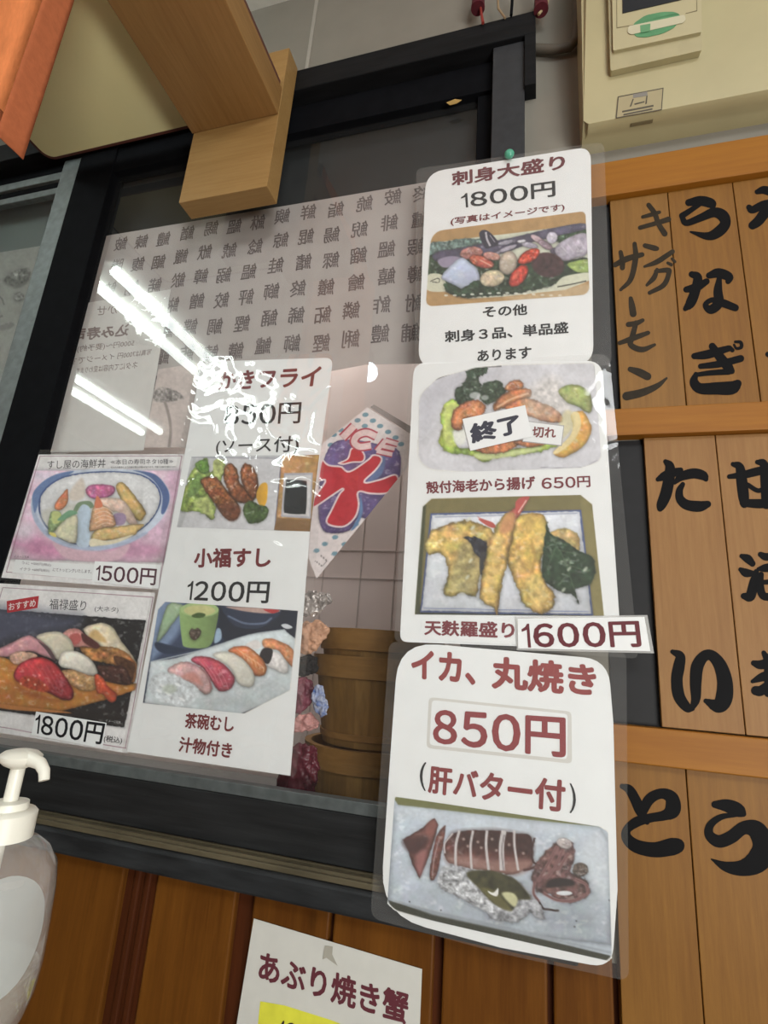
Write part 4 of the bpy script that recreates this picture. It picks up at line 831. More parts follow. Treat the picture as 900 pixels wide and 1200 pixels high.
pr.P([(350, 110), (420, 45), (436, 40), (415, 80), (385, 120)], (206, 108, 92), soft=4, nz=(10, 0.14)).P([(385, 60), (405, 40), (435, 38), (420, 62), (392, 100)], (198, 84, 78), soft=4).L([(395, 95), (425, 50)], 4, (232, 190, 176))
pr.P([(300, 180), (330, 120), (365, 95), (385, 120), (375, 180), (355, 280), (335, 360), (325, 420), (318, 474), (305, 440), (270, 425), (255, 390), (270, 290), (285, 220)], (216, 180, 96), soft=5, nz=(20, 0.2), ed=(16, 0.24), rag=(14, 5), sh=(-0.5, 0, 0.06))
for k in range(6): pr.E(320-k*6, 190+k*38, 24, 12, (236, 204, 128), ang=20, soft=14, a=0.6)
pr.P([(332, 130), (362, 92), (385, 110), (372, 160), (330, 170)], (214, 146, 100), soft=12, a=0.8)
pr.P([(500, 130), (512, 170), (560, 195), (620, 235), (665, 260), (676, 310), (650, 360), (600, 370), (605, 385), (614, 424), (590, 392), (560, 388), (500, 350), (480, 310), (488, 220)], (44, 66, 44), soft=4, nz=(14, 0.3), rag=(12, 5))
for q in ([(510, 180), (560, 260), (600, 380)], [(540, 230), (620, 250)], [(560, 280), (650, 310)], [(530, 220), (500, 300)], [(575, 320), (540, 360)]): pr.L(q, 3, (92, 114, 84), soft=4, a=0.7)
for x, y in ((560, 376), (580, 300), (640, 300), (215, 120), (222, 270), (210, 330), (230, 150)): pr.E(x, y, 10, 5, (216, 220, 200), ang=-50, soft=7, a=0.7)
pr.clip([(48, 74), (80, 45), (620, 30), (664, 66), (708, 474), (18, 466)]); pr.build(Y2-0.0004, B2, label='photo of shrimp and vegetable tempura with a green leaf')
st = patch(z2, [(96, 888), (404, 890), (407, 972), (92, 956)], Y2-0.0008, B2, 'name_strip')
ts('天麩羅盛り', z2, [(106, 890), (402, 897), (403, 952), (104, 940)], Y2-0.0012, (120, 50, 58), st, 0.032)
st = patch(z2, [(406, 880), (840, 874), (862, 1000), (410, 990)], Y2-0.0030, B2, 'price_sticker', film_mat('sticker_film', haze=0.3, rough=0.1), label='clear price sticker backing')
st = patch(z2, [(412, 886), (830, 880), (850, 993), (414, 984)], Y2-0.0034, B2)
ts('1600円', z2, [(424, 903), (812, 893), (822, 980), (430, 981)], Y2-0.0038, (104, 52, 58), st, 0.025)
# squid sign
Y3 = -0.044
B3 = thing('grilled_squid_sign', 'laminated whole grilled squid sign, price 850円, lowest in the right column', 'menu sign', tuple(at(585, 1120, Y3)))
z3 = (430, 740, 2.8125)
film('laminate', rounded([(456, 752), (734, 764), (737, 1150), (590, 1118), (434, 1076)], [10, 10, 14, 0, 14]), Y3-0.0018, film_m, B3)
sheet('paper', rounded(zz(*z3)([(104, 32), (795, 92), (812, 300), (826, 850), (808, 1112), (440, 1042), (42, 935), (72, 480)]), [46, 30, 0, 0, 26, 0, 56, 0]), Y3, paper, B3)
ts('イカ、', z3, [(146, 58), (360, 74), (358, 178), (145, 156)], Y3-0.0004, (142, 60, 60), B3, 0.04)
ts('丸焼き', z3, [(410, 80), (756, 106), (757, 216), (410, 188)], Y3-0.0004, (142, 60, 60), B3, 0.04)
patch(z3, [(204, 216), (674, 264), (676, 436), (196, 384)], Y3-0.0003, B3, 'patch_edge_shade', mat('edge_shade_paper', (206, 204, 199), 0.6), r=6)  # grey sheet under the patch, painting its outline and edge shadow
st = patch(z3, [(214, 226), (662, 272), (660, 422), (206, 374)], Y3-0.0005, B3, r=5, label='white price patch with rounded corners')
ts('850円', z3, [(220, 256), (655, 284), (656, 418), (216, 368)], Y3-0.0009, (138, 56, 60), st, 0.025)
ts('(', z3, [(175, 428), (196, 432), (194, 526), (173, 522)], Y3-0.0004, INK, B3, 0.005)
ts('肝バター付', z3, [(206, 440), (656, 490), (652, 598), (200, 532)], Y3-0.0004, (132, 54, 56), B3, 0.034)
ts(')', z3, [(668, 500), (690, 504), (688, 602), (668, 598)], Y3-0.0004, INK, B3, 0.005)
z3b = (440, 920, 3.0)
pr = Print([(68, 40), (818, 150), (832, 622), (40, 440)], z3b, (178, 188, 200), 230, 165)
pr.P([(60, 40), (250, 62), (560, 104), (800, 150), (780, 146), (500, 118), (80, 70)], (116, 118, 70), sm=False, soft=5)
pr.P([(70, 70), (500, 122), (790, 150), (822, 200), (826, 560), (500, 520), (60, 430), (45, 400)], (182, 192, 204), sm=False, soft=6, nz=(140, 0.06))
pr.P([(75, 75), (500, 125), (700, 150), (500, 170), (100, 110)], (196, 204, 214), soft=20, a=0.7).P([(770, 160), (815, 210), (815, 400), (770, 350), (720, 250)], (206, 212, 218), soft=30, a=0.6)
pr.P([(45, 405), (200, 450), (500, 520), (826, 600), (828, 620), (540, 560), (250, 490), (60, 440)], (54, 56, 44), sm=False, soft=6).P([(45, 400), (200, 440), (500, 508), (826, 586), (826, 592), (500, 522), (200, 456)], (150, 158, 166), sm=False, soft=8)
SQ = (120, 70, 66)
pr.P([(95, 192), (150, 160), (208, 115), (222, 140), (205, 200), (185, 260), (155, 328), (130, 280), (115, 230)], SQ, sm=False, soft=4, nz=(24, 0.18), ed=(10, 0.18)).P([(98, 194), (190, 180), (150, 240), (120, 236)], (70, 42, 42), soft=18, a=0.8).P([(140, 250), (180, 230), (158, 320)], (166, 108, 106), soft=14, a=0.7).P([(180, 140), (208, 122), (214, 150), (190, 190)], (150, 92, 80), soft=12, a=0.7)
pr.P([(245, 142), (240, 200), (228, 260), (210, 328), (190, 322), (200, 240), (215, 180)], (116, 66, 60), soft=4, nz=(16, 0.2)).L([(228, 180), (208, 250), (200, 318)], 5, (178, 150, 148), soft=4, a=0.7)
body = [(240, 230), (255, 185), (300, 162), (420, 160), (500, 170), (548, 185), (552, 280), (520, 300), (470, 315), (400, 305), (300, 285), (255, 270)]
pr.P(body, (98, 58, 52), soft=4, nz=(20, 0.22), ed=(12, 0.15)).P([(250, 245), (330, 250), (450, 262), (545, 262), (548, 285), (500, 312), (390, 306), (270, 282)], (166, 126, 116), soft=26, a=0.75).P([(270, 172), (400, 160), (500, 172), (548, 190), (545, 250), (500, 240), (400, 235), (300, 225)], (62, 38, 36), soft=30, a=0.85, nz=(14, 0.2))
for x0, x1, wd in ((295, 282, 9), (343, 338, 8), (392, 398, 9), (452, 446, 18), (488, 502, 8)):
    pr.L([(x0, 160), ((x0+x1)/2-6, 215), (x1, 300)], wd, (202, 196, 196), soft=4)
pr.L([(452, 175), (444, 230), (450, 300)], 6, (150, 140, 142), soft=3).L([(272, 170), (244, 205), (244, 240)], 5, (206, 196, 196), soft=3)
for x, y in ((310, 190), (325, 215), (360, 200), (372, 220), (410, 190), (470, 210), (520, 240), (425, 230)): pr.E(x, y, 5, 5, (206, 186, 176), soft=5, a=0.6)
pr.L([(560, 185), (550, 230), (555, 270), (575, 280)], 7, (66, 42, 40)).L([(520, 300), (555, 290), (600, 255), (640, 240)], 9, (84, 54, 52))
pr.P([(560, 290), (590, 240), (640, 200), (690, 200), (700, 250), (690, 300), (720, 320), (748, 345), (750, 385), (700, 412), (640, 405), (600, 380), (560, 370), (550, 330)], (104, 72, 70), soft=6, nz=(16, 0.3), rag=(18, 8)).E(664, 205, 28, 18, (182, 170, 168), ang=20, soft=6, nz=(10, 0.2)).E(720, 298, 28, 24, (98, 84, 74), soft=5, nz=(8, 0.25))
for q in ([(640, 215), (600, 290), (570, 340)], [(660, 225), (630, 290), (600, 330)], [(680, 240), (640, 300)], [(590, 380), (640, 405), (700, 405), (748, 380)], [(560, 340), (556, 380), (575, 410)], [(700, 330), (740, 350), (748, 382)]): pr.L(q, 10, (152, 108, 106), soft=5).L(q, 4, (88, 56, 56), soft=3, a=0.7)
pr.P([(620, 330), (680, 330), (700, 350), (660, 355), (600, 360)], (44, 34, 34), soft=8).E(664, 380, 28, 8, (214, 218, 222), soft=4).L([(590, 435), (625, 440), (645, 442)], 8, (66, 52, 50)).L([(575, 410), (590, 435)], 7, (66, 48, 48))
foil = [(215, 345), (232, 290), (262, 276), (310, 290), (380, 300), (470, 315), (515, 345), (560, 400), (585, 425), (596, 470), (570, 470), (545, 445), (500, 482), (420, 478), (380, 440), (300, 400), (240, 372)]
pr.P(foil, (168, 170, 176), sm=False, soft=4, nz=(14, 0.30), rag=(10, 5)).P([(222, 340), (250, 300), (300, 310), (330, 350), (390, 400), (430, 450), (400, 450), (300, 390)], (178, 180, 184), soft=8, nz=(12, 0.42), a=0.85)
pr.P([(320, 310), (400, 300), (480, 325), (520, 360), (545, 400), (500, 405), (480, 440), (420, 420), (370, 370)], (62, 60, 36), soft=8, nz=(24, 0.3)).P([(370, 365), (420, 372), (480, 440), (430, 425)], (110, 104, 58), soft=10, a=0.8)
pr.P([(445, 380), (480, 378), (500, 400), (490, 428), (465, 410)], (198, 196, 150), soft=8).P([(395, 372), (415, 378), (432, 362), (428, 390), (405, 384)], (232, 232, 226), soft=3)
for x, y in ((700, 498), (706, 478), (230, 440), (120, 410), (822, 405)): pr.E(x, y, 3, 3, (80, 80, 84), soft=3)
pr.clip([(70, 40), (780, 142), (818, 165), (832, 600), (812, 618), (500, 550), (250, 492), (72, 440), (40, 410), (58, 80)], [8, 10, 12, 12, 8, 0, 0, 14, 12, 6]); pr.build(Y3-0.0004, B3, label='photo of a sliced grilled squid with a foil parcel')
# grilled crab sign on the wainscot
Y4 = -0.0085
B4 = thing('grilled_crab_sign', 'plain white grilled crab sign with a yellow price patch on the wood wall below', 'menu sign', tuple(at(385, 1198, Y4)))
z4 = (220, 960, 2.647)
sheet('paper', zz(*z4)([(205, 308), (727, 465), (712, 850), (128, 780)]), Y4, mat('dull_white_paper', (206, 205, 198), 0.7, 0.2, noise=0.03), B4)
ts('あぶり焼き蟹', z4, [(224, 404), (688, 540), (680, 640), (218, 500)], Y4-0.0004, (100, 50, 58), B4, 0.03)
st = patch(z4, [(225, 565), (300, 578), (440, 622), (560, 668), (550, 800), (205, 760)], Y4-0.0005, B4, 'price_patch', mat('yellow_marker_paper', (224, 222, 70), 0.7, noise=0.12, nscale=30), label='yellow price patch')
ts('1200円', z4, [(285, 622), (470, 668), (462, 740), (275, 700)], Y4-0.0008, INK, st, 0.0)
b = MB(); tp_ = zz(*z4)([(425, 392), (450, 395), (448, 420), (465, 455), (430, 430), (418, 435)]); b.poly([at(x, y, Y4-0.001) for x, y in tp_], (0, 0.0002, 0)); b.build('tape', mat('dull_tape', (168, 164, 152), 0.4), B4)

# ------------------------------------------------------------------ menu board of hanging planks
def rail(x0, z0, z1, label):
    b = MB(); b.box(x0, 0.408, -0.022, -0.001, z0, z1, 0.0015); tag(b.build('menu_rail', board_orange), label, 'rail')
rail(0.092, 2.028, 2.100, 'top orange wooden rail of the menu plank board')
rail(0.100, 1.588, 1.631, 'middle orange wooden rail of the menu plank board')
rail(0.085, 1.143, 1.187, 'lowest orange wooden rail of the menu plank board')
b = MB(); b.box(0.100, 0.408, -0.0022, -0.0003, 1.188, 1.587); b.box(0.092, 0.408, -0.0022, -0.0003, 1.632, 2.027)
tag(b.build('backing_board', mat('black_backing_board', (24, 24, 26), 0.6, noise=0.15)), 'black backing board behind the wooden menu planks', 'board')
def plank(x0, x1, z0, z1, m, label, gr):
    t = thing('menu_plank', label, 'menu plank', ((x0+x1)/2, -0.006, z0), gr)
    box('board', m, x0+0.0006, x1-0.0006, -0.0105, -0.003, z0+0.0004, z1-0.0004, t, 0.0008); return t
PY = -0.0108; GR1, GR2, GR3 = 'menu planks in the top row', 'menu planks in the middle row', 'menu planks in the lowest row'
t = plank(0.1285, 0.2180, 1.632, 2.0275, plank_a, 'wooden plank lettered キングサーモン, first in the top row', GR1)
zk = (700, 180, 2.857)
brush([[[(152, 212, 8), (185, 203, 10), (208, 196, 8)], [(143, 248, 10), (200, 232, 11), (238, 220, 13)], [(172, 172, 11), (192, 200, 12), (205, 235, 12), (226, 268, 13)]],
       [[(160, 308, 11), (190, 316, 13), (200, 318, 10)], [(158, 378, 6), (200, 362, 12), (252, 328, 11)]],
       [[(200, 388, 8), (190, 415, 12), (166, 440, 7)], [(196, 394, 9), (235, 390, 12), (240, 400, 11), (222, 440, 12), (175, 466, 9)], [(236, 366, 7), (248, 372, 8)], [(250, 352, 6), (260, 362, 7)]],
       [[(60, 372, 12), (100, 352, 14), (150, 338, 11)], [(78, 330, 10), (84, 360, 12), (84, 382, 12)], [(125, 302, 10), (128, 350, 13), (112, 420, 12), (78, 456, 7)]],
       [[(112, 485, 10), (116, 510, 15), (120, 536, 16)]],
       [[(104, 572, 12), (130, 568, 12), (152, 558, 9)], [(75, 634, 10), (120, 618, 13), (170, 600, 10)], [(130, 566, 11), (118, 610, 13), (112, 640, 13), (150, 656, 13), (192, 640, 7)]],
       [[(110, 722, 12), (140, 732, 18), (168, 746, 18)], [(98, 812, 20), (150, 800, 18), (200, 778, 13), (232, 752, 5)]]], zk, PY, ink_faded, t, 1.45)
t = plank(0.2180, 0.3125, 1.632, 2.0275, plank_b, 'wooden plank lettered うなぎ in black brush strokes, second in the top row', GR1)
brush([[[(306, 164, 16), (345, 158, 22), (380, 166, 22), (386, 176, 14)], [(345, 168, 10), (312, 190, 12), (284, 208, 14)], [(284, 212, 12), (298, 232, 14), (345, 215, 17), (390, 197, 22), (420, 208, 26), (428, 235, 24), (405, 262, 24), (370, 276, 18), (312, 262, 4)]],
       [[(298, 455, 14), (330, 448, 20), (366, 428, 14)], [(316, 404, 14), (336, 415, 20), (328, 460, 22), (312, 500, 22), (294, 520, 10)], [(374, 408, 14), (405, 400, 22), (440, 412, 20), (438, 428, 12)], [(408, 420, 12), (404, 460, 20), (406, 500, 22), (380, 522, 20), (362, 506, 12), (384, 490, 12), (420, 500, 18), (462, 516, 16)]],
       [[(325, 678, 14), (370, 672, 20), (440, 652, 14)], [(346, 712, 12), (410, 704, 16), (480, 686, 16)], [(385, 645, 16), (402, 670, 20), (436, 712, 22), (450, 728, 14)], [(330, 738, 10), (324, 765, 20), (345, 786, 24), (400, 786, 28), (450, 784, 30), (470, 770, 18)], [(334, 740, 10), (380, 734, 12), (440, 730, 14)], [(444, 648, 8), (452, 658, 10)], [(462, 630, 6), (480, 632, 8), (482, 648, 8), (466, 652, 6), (458, 640, 5)]]], zk, PY, ink_black, t, 1.5)
t = plank(0.3125, 0.4070, 1.632, 2.0275, plank_b, 'wooden plank at the right edge with one curled character, third in the top row', GR1)
brush([[[(535, 128, 12), (560, 122, 20), (600, 135, 20), (620, 140, 12)], [(508, 180, 14), (520, 188, 18), (560, 170, 20), (610, 165, 20)], [(520, 240, 20), (540, 225, 24), (570, 190, 26), (610, 180, 22)]], [[(572, 672, 14), (600, 680, 18)]]], zk, PY, ink_black, t)
zt = (740, 480, 3.158)
t = plank(0.1575, 0.2510, 1.188, 1.5875, plank_c, 'wooden plank lettered たい, first in the middle row', GR2)
brush([[[(98, 258, 12), (125, 245, 24), (160, 232, 22), (182, 224, 14)], [(126, 192, 12), (142, 210, 24), (140, 250, 28), (128, 310, 30), (112, 350, 26), (106, 366, 16)], [(160, 272, 8), (185, 248, 22), (230, 236, 26), (265, 244, 24), (276, 258, 12)], [(190, 276, 12), (178, 300, 18), (180, 330, 22), (205, 352, 26), (250, 358, 28), (282, 350, 18)]],
       [[(152, 896, 12), (180, 912, 24), (176, 950, 30), (168, 1000, 30), (176, 1060, 30), (205, 1102, 24), (225, 1106, 14)], [(225, 1104, 14), (238, 1070, 24), (238, 1010, 30), (244, 950, 32), (270, 912, 28), (300, 912, 28), (330, 950, 34), (346, 1010, 40), (342, 1070, 44), (320, 1096, 36), (275, 1078, 12)]]], zt, PY, ink_black, t, 1.45)
t = plank(0.2510, 0.3450, 1.188, 1.5875, plank_c, 'wooden plank lettered 甘海老, partly cut by the right edge of the photo', GR2)
brush([[[(362, 248, 12), (420, 240, 20), (480, 226, 22), (540, 222, 18)], [(376, 202, 12), (400, 212, 22), (408, 260, 28), (415, 320, 28), (418, 350, 20)], [(466, 194, 12), (490, 202, 22), (496, 260, 26), (500, 350, 26)], [(415, 345, 20), (470, 348, 24), (510, 345, 22)], [(430, 278, 12), (470, 300, 12), (500, 282, 12)]],
       [[(408, 542, 12), (430, 552, 22), (448, 570, 16)], [(404, 592, 12), (424, 604, 22), (450, 606, 14)], [(416, 690, 16), (440, 690, 26), (452, 640, 22), (462, 600, 14)], [(478, 536, 14), (500, 545, 20), (540, 540, 16)], [(470, 590, 10), (500, 586, 22), (550, 580, 20)], [(480, 610, 14), (476, 650, 20), (490, 690, 20), (540, 692, 20)], [(470, 640, 12), (540, 636, 14)]],
       [[(452, 938, 14), (480, 944, 24), (530, 930, 22)], [(448, 1006, 10), (490, 988, 24), (540, 980, 22)], [(460, 1040, 24), (480, 1040, 26), (520, 1010, 22)], [(490, 900, 12), (506, 940, 22), (506, 1050, 20)]]], zt, PY, ink_black, t, 1.45)
zo = (650, 850, 3.428)
t = plank(0.0960, 0.1815, 0.80, 1.1425, plank_b, 'wooden plank lettered と beside the grilled squid sign, in the lowest row', GR3)
brush([[[(272, 245, 18), (300, 258, 30), (325, 300, 34), (345, 345, 34), (372, 390, 16)], [(352, 350, 30), (382, 296, 36), (430, 274, 34), (470, 292, 44), (474, 340, 52), (440, 362, 34), (385, 372, 30), (330, 388, 34), (290, 420, 28), (292, 455, 36), (330, 486, 44), (400, 500, 50), (470, 488, 58), (492, 484, 50)]]], zo, PY, ink_black, t, 1.22)
t = plank(0.1815, 0.2755, 0.80, 1.1425, plank_b, 'wooden plank lettered う at the lower right, second in the lowest row', GR3)
brush([[[(644, 318, 24), (690, 322, 42), (735, 340, 46), (758, 356, 20)], [(735, 360, 12), (670, 368, 20), (626, 400, 26), (622, 440, 32), (660, 466, 42), (710, 448, 44), (760, 412, 44), (810, 420, 60), (838, 480, 70), (820, 540, 80), (760, 572, 56), (690, 568, 34), (630, 538, 5)]]], zo, PY, ink_black, t, 1.22)

# ------------------------------------------------------------------ air conditioner
zb = 2.1475
ac = thing('air_conditioner', 'aged cream air conditioner mounted high on the wall above the plank board', 'air conditioner', (0.55, -0.04, zb))
x0, x1 = 0.086, 1.00
def acpt(px, py):                                   # point on the sloping front face
    d = ray(px, py); n = np.array([0, -math.cos(0.18), -math.sin(0.18)]); p0 = np.array([0, -0.057, zb+0.002])
    return CAM+d*((p0-CAM)@n)/(d@n)
sl = math.tan(0.18)
b = MB(); prof = [(0.0, zb), (-0.050, zb), (-0.057, zb+0.003), (-0.057-sl*0.008, zb+0.010), (-0.057-sl*0.26, zb+0.26), (-0.057-sl*0.26, zb+0.52), (0.0, zb+0.52)]
b.poly([(x0, y, z) for y, z in prof], (x1-x0, 0, 0)); bmesh.ops.bevel(b.bm, geom=[e for e in b.bm.edges if abs((e.verts[0].co-e.verts[1].co).x) < 1e-6 and e.verts[0].co.y < -0.01 and e.verts[1].co.y < -0.01], offset=0.008, segments=3, affect='EDGES')
b.build('body', ac_cream, ac, smooth=True)
def acslab(name, px, thick, m, parent, lift=0.0, label=None, r=0):
    n = np.array([0, -math.cos(0.18), -math.sin(0.18)]) ; P = [acpt(x, y)+n*0.0008+n*lift for x, y in (rounded(px, r) if r else px)]
    b = MB(); b.poly([p+n*thick for p in P], tuple(-n*thick)); return b.build(name, m, parent, label=label)
za = zz(680, 0, 4.09)
ac_mod = mat('cream_grille_plastic', (172, 162, 126), 0.45, 0.35, noise=0.05)
acslab('control_housing', za([(120, -330), (572, -400), (572, 275), (140, 372)]), 0.012, ac_mod, ac, 0, r=2.5)
acslab('housing_face', za([(138, -330), (560, -400), (566, 205), (150, 292)]), 0.006, mat('cream_face', (178, 168, 132), 0.45), ac, 0.0118, r=2)
acslab('vent_opening', za([(190, -220), (490, -260), (497, 50), (194, 118)]), 0.001, mat('dark_vent', (20, 22, 28), 0.4), ac, 0.0180, 'dark opening')
jm = mat('cream_joint_line', (118, 108, 80), 0.6)
for q in ([(162, -200), (166, 185), (169, 185), (165, -200)], [(166, 183), (250, 170), (250, 173), (166, 187)], [(522, -200), (528, 55), (541, 50), (541, 105), (490, 118), (490, 121), (544, 108), (544, 46), (531, 51), (525, -200)]):
    acslab('panel_joint', za(q), 0.0004, jm, ac, 0.0178)
gm = mat('green_emblem', (84, 140, 96), 0.5, noise=0.12)
em = acslab('emblem', rounded(za([(240, 170), (300, 128), (380, 112), (440, 112), (470, 130), (440, 185), (380, 215), (300, 232), (250, 228)]), 5), 0.0006, gm, ac, 0.0180, 'green oval emblem')
acslab('emblem_band', rounded(za([(222, 180), (484, 128), (490, 152), (476, 166), (232, 220), (216, 208)]), 2), 0.0005, mat('pale_emblem_band', (192, 186, 158), 0.5), em, 0.0187)
acslab('emblem_mark', za([(276, 178), (324, 170), (322, 205), (278, 214)]), 0.0004, mat('emblem_mark', (96, 146, 104), 0.5), em, 0.0193)
stl = acslab('caution_label', za([(182, 466), (398, 424), (388, 530), (170, 570)]), 0.0005, mat('beige_label', (164, 152, 118), 0.6), ac, 0.0, 'small caution label')
dk = mat('label_ink', (84, 78, 66), 0.6)
for q in ([(180, 466), (398, 424), (398, 428), (180, 470)], [(170, 567), (388, 527), (388, 531), (170, 571)], [(180, 466), (184, 466), (174, 570), (170, 570)], [(394, 426), (398, 426), (390, 530), (386, 530)], [(252, 456), (320, 440), (322, 462), (252, 474)], [(250, 478), (256, 478), (244, 512), (236, 516)], [(316, 464), (322, 462), (318, 500), (310, 504)], [(258, 500), (308, 488), (306, 494), (260, 506)], [(200, 535), (350, 506), (350, 514), (200, 543)], [(206, 550), (345, 522), (345, 529), (206, 557)]):
    acslab('label_mark', za(q), 0.0003, dk if q[0][0] != 252 else mat('label_grey', (130, 126, 118), 0.6), stl, 0.0006)
b = MB(); p = at(740, 147, -0.03); b.box(p[0]-0.004, p[0]+0.03, -0.046, -0.040, zb-0.0012, zb+0.001); b.build('hatch_slot', jm, ac)

# ------------------------------------------------------------------ pipe, cord and tassels above the window corner
pipe = MB(); pipe.tube([at(626, 57, -0.014), at(650, 58, -0.014), at(668, 55, -0.014), at(674, 48, -0.014), at(676, 30, -0.014), at(677, 0, -0.014), at(678, -60, -0.014)], 0.0085, 14)
tag(pipe.build('grey_pipe', mat('mottled_grey_pipe', (92, 86, 76), 0.6, noise=0.1), smooth=True), 'grey pipe bending up the wall between the window corner and the air conditioner', 'pipe')  # pipe in one lightly mottled grey
ta = thing('hanging_ornament', 'dark red tasselled ornament above the right corner of the black window header', 'ornament', tuple(at(600, 15, -0.035)))
wine = mat('wine_red_cord', (92, 30, 40), 0.8, noise=0.3, nscale=80)
for px_ in ((558, -30, 24, 10), (632, -30, 8, 12)):
    a0 = at(px_[0], px_[1], -0.036); a1 = at(px_[0]+2, px_[3] if px_[2] > 10 else px_[3], -0.036)
    b = MB(); b.lathe([(0.004, 0.07), (0.010, 0.06), (0.013, 0.02), (0.014, 0.0)], (a1[0], a1[1], a1[2]), 16); b.build('tassel', wine, ta, smooth=True)
b = MB(); b.tube([at(563, 5, -0.036), at(564, 15, -0.036), at(566, 27, -0.036)], [0.002, 0.0025, 0.003]); b.build('red_cord', mat('red_cord', (140, 50, 42), 0.7), ta)
b = MB(); b.tube([at(583, -10, -0.034), at(584, 10, -0.034), at(592, 21, -0.034)], 0.0022); b.build('beige_cord', mat('beige_cord', (150, 128, 98), 0.7), ta)
b = MB(); b.tube([at(601, -20, -0.035), at(600, 5, -0.035), at(599, 18, -0.034)], 0.0030); b.build('black_cord', black_sash, ta)
b = MB(); b.tube([at(644, -10, -0.034), at(641, 5, -0.034), at(631, 17, -0.034)], 0.0026); b.build('cream_hook', mat('cream_hook', (176, 158, 122), 0.5), ta)

# ------------------------------------------------------------------ bracket, shelf and cloth at the upper left
br = thing('wooden_bracket', 'pale wooden beam and end board fixed to the window header', 'bracket', (-0.605, -0.06, 2.127))
box('end_board', bracket_wood_v, -0.7065, -0.503, -0.075, -0.031, 2.127, 2.502, br, 0.0012)
box('beam', bracket_wood, -0.7095, -0.5035, -0.370, -0.0752, 2.313, 2.383, br, 0.0015)
p = atz(60, 188, 2.384); yb = p[1]; xl = atz(35, 165, 2.384)[0]-0.002
sh = thing('shelf_board', 'cream laminate shelf with a dark red edge resting on the wooden beam', 'shelf', (-0.9, -0.2, 2.384))
r = 0.028; yf = -0.372
def outline(x0, x1, y0, y1, r, k=0.0):
    """shelf outline: rounded left corners, notched at the back round the bracket's end board"""
    xn, yn = -0.7115-k, -0.0768-k
    o = [(x1, y0), (x1, yn), (xn, yn), (xn, y1)]
    for cx, cy, a0 in ((x0+r, y1-r, 90), (x0+r, y0+r, 180)):
        for q in range(7): a = math.radians(a0+15*q); o.append((cx+r*math.cos(a), cy+r*math.sin(a)))
    return o
o = outline(xl, -0.510, yf, yb, r); i_ = outline(xl+0.006, -0.516, yf+0.006, yb-0.006, r-0.004, 0.006); n = len(o)
b = MB(); b.poly([(x, y, 2.3840) for x, y in i_], (0, 0, 0.020)); b.build('board', mat('cream_laminate', (240, 232, 176), 0.22, 0.4, noise=0.03, nscale=6), sh)
V = [(x, y, 2.3836) for x, y in o]+[(x, y, 2.405) for x, y in o]+[(x, y, 2.405) for x, y in i_]+[(x, y, 2.3836) for x, y in i_]
mesh('edge_band', V, [[a*n+k, a*n+(k+1) % n, ((a+1) % 4)*n+(k+1) % n, ((a+1) % 4)*n+k] for a in range(4) for k in range(n)], mat('dark_red_edging', (92, 52, 44), 0.45), sh)
cl = thing('orange_curtain', 'orange cloth curtain hanging at the upper left corner', 'curtain', (-0.66, -0.62, 1.861))
pc = at(27, 187, -0.40); cx = pc[0]; cz = pc[2]
def cloth(name, y0, y1, z0, z1, m, dx=0.0, ny=40, nz=40):
    V = []; Fc = []
    for j in range(nz+1):
        for i in range(ny+1):
            y = y0+(y1-y0)*i/ny; z = z0+(z1-z0)*j/nz
            k = 0.006*math.sin((y+0.40)*38)*min(1, (-0.40-y)/0.1)
            V.append((cx+dx+k, y, z))
    for j in range(nz):
        for i in range(ny): a = j*(ny+1)+i; Fc.append([a, a+1, a+ny+2, a+ny+1])
    o = mesh(name, V, Fc, m, cl, smooth=True); md = o.modifiers.new('t', 'SOLIDIFY'); md.thickness = 0.0012; md.offset = 0; return o
orange = mat('orange_woven_cloth', (240, 146, 92), 0.85, 0.1, noise=0.18, nscale=70, bump=0.3, bscale=200, stretch=(1, 1, 0.3))
hemm = mat('doubled_orange_hem', (172, 98, 64), 0.85, 0.1, noise=0.1, nscale=90, bump=0.3, bscale=200)
cloth('curtain_cloth', -0.437, -1.0, cz+0.037, CEIL-0.002, orange)
cloth('side_hem', -0.40, -0.4372, cz, CEIL-0.002, hemm, 0.0, 6, 40)
cloth('bottom_hem', -0.4372, -1.0, cz, cz+0.0372, hemm, 0.0, 40, 6)

# ------------------------------------------------------------------ pump bottle at the lower left
p = CAM+ray(13, 935)*0.33/FPX; bx, by, zt_ = float(p[0]), float(p[1]), float(p[2])
zbot = 1.028
bt = thing('pump_bottle', 'clear plastic pump bottle with a white pump head in the lower left corner', 'bottle', (bx, by, zbot))
def bottle_prof(off): return [(0.020-off, 0.0+off), (0.032-off, 0.004+off), (0.0355-off, 0.016), (0.0365-off, 0.030), (0.0360-off, 0.050), (0.0350-off, 0.070), (0.0330-off, 0.082), (0.0270-off, 0.0915), (0.0200-off, 0.0965), (0.0150-off, 0.0985)]
clear = bpy.data.materials.new('clear_bottle_plastic'); clear.use_nodes = True; pb = clear.node_tree.nodes['Principled BSDF']
MATS['clear_bottle'] = film_mat('bottle_plastic', haze=0.16, rough=0.08, refl=1.0, bump=0.1, bscale=30)
b = MB(); b.lathe(bottle_prof(0), (bx, by, zbot), 48); b.build('bottle_body', MATS['clear_bottle'], bt, smooth=True)
b = MB(); b.lathe([(0.018, 0.002), (0.030, 0.006), (0.0335, 0.016), (0.0345, 0.028), (0.0340, 0.0285)], (bx, by, zbot), 40); b.build('liquid', film_mat('clear_gel', haze=0.35, hazecol=(170, 160, 140), rough=0.05, bump=1.0, bscale=120, refl=2.0), bt, smooth=True)
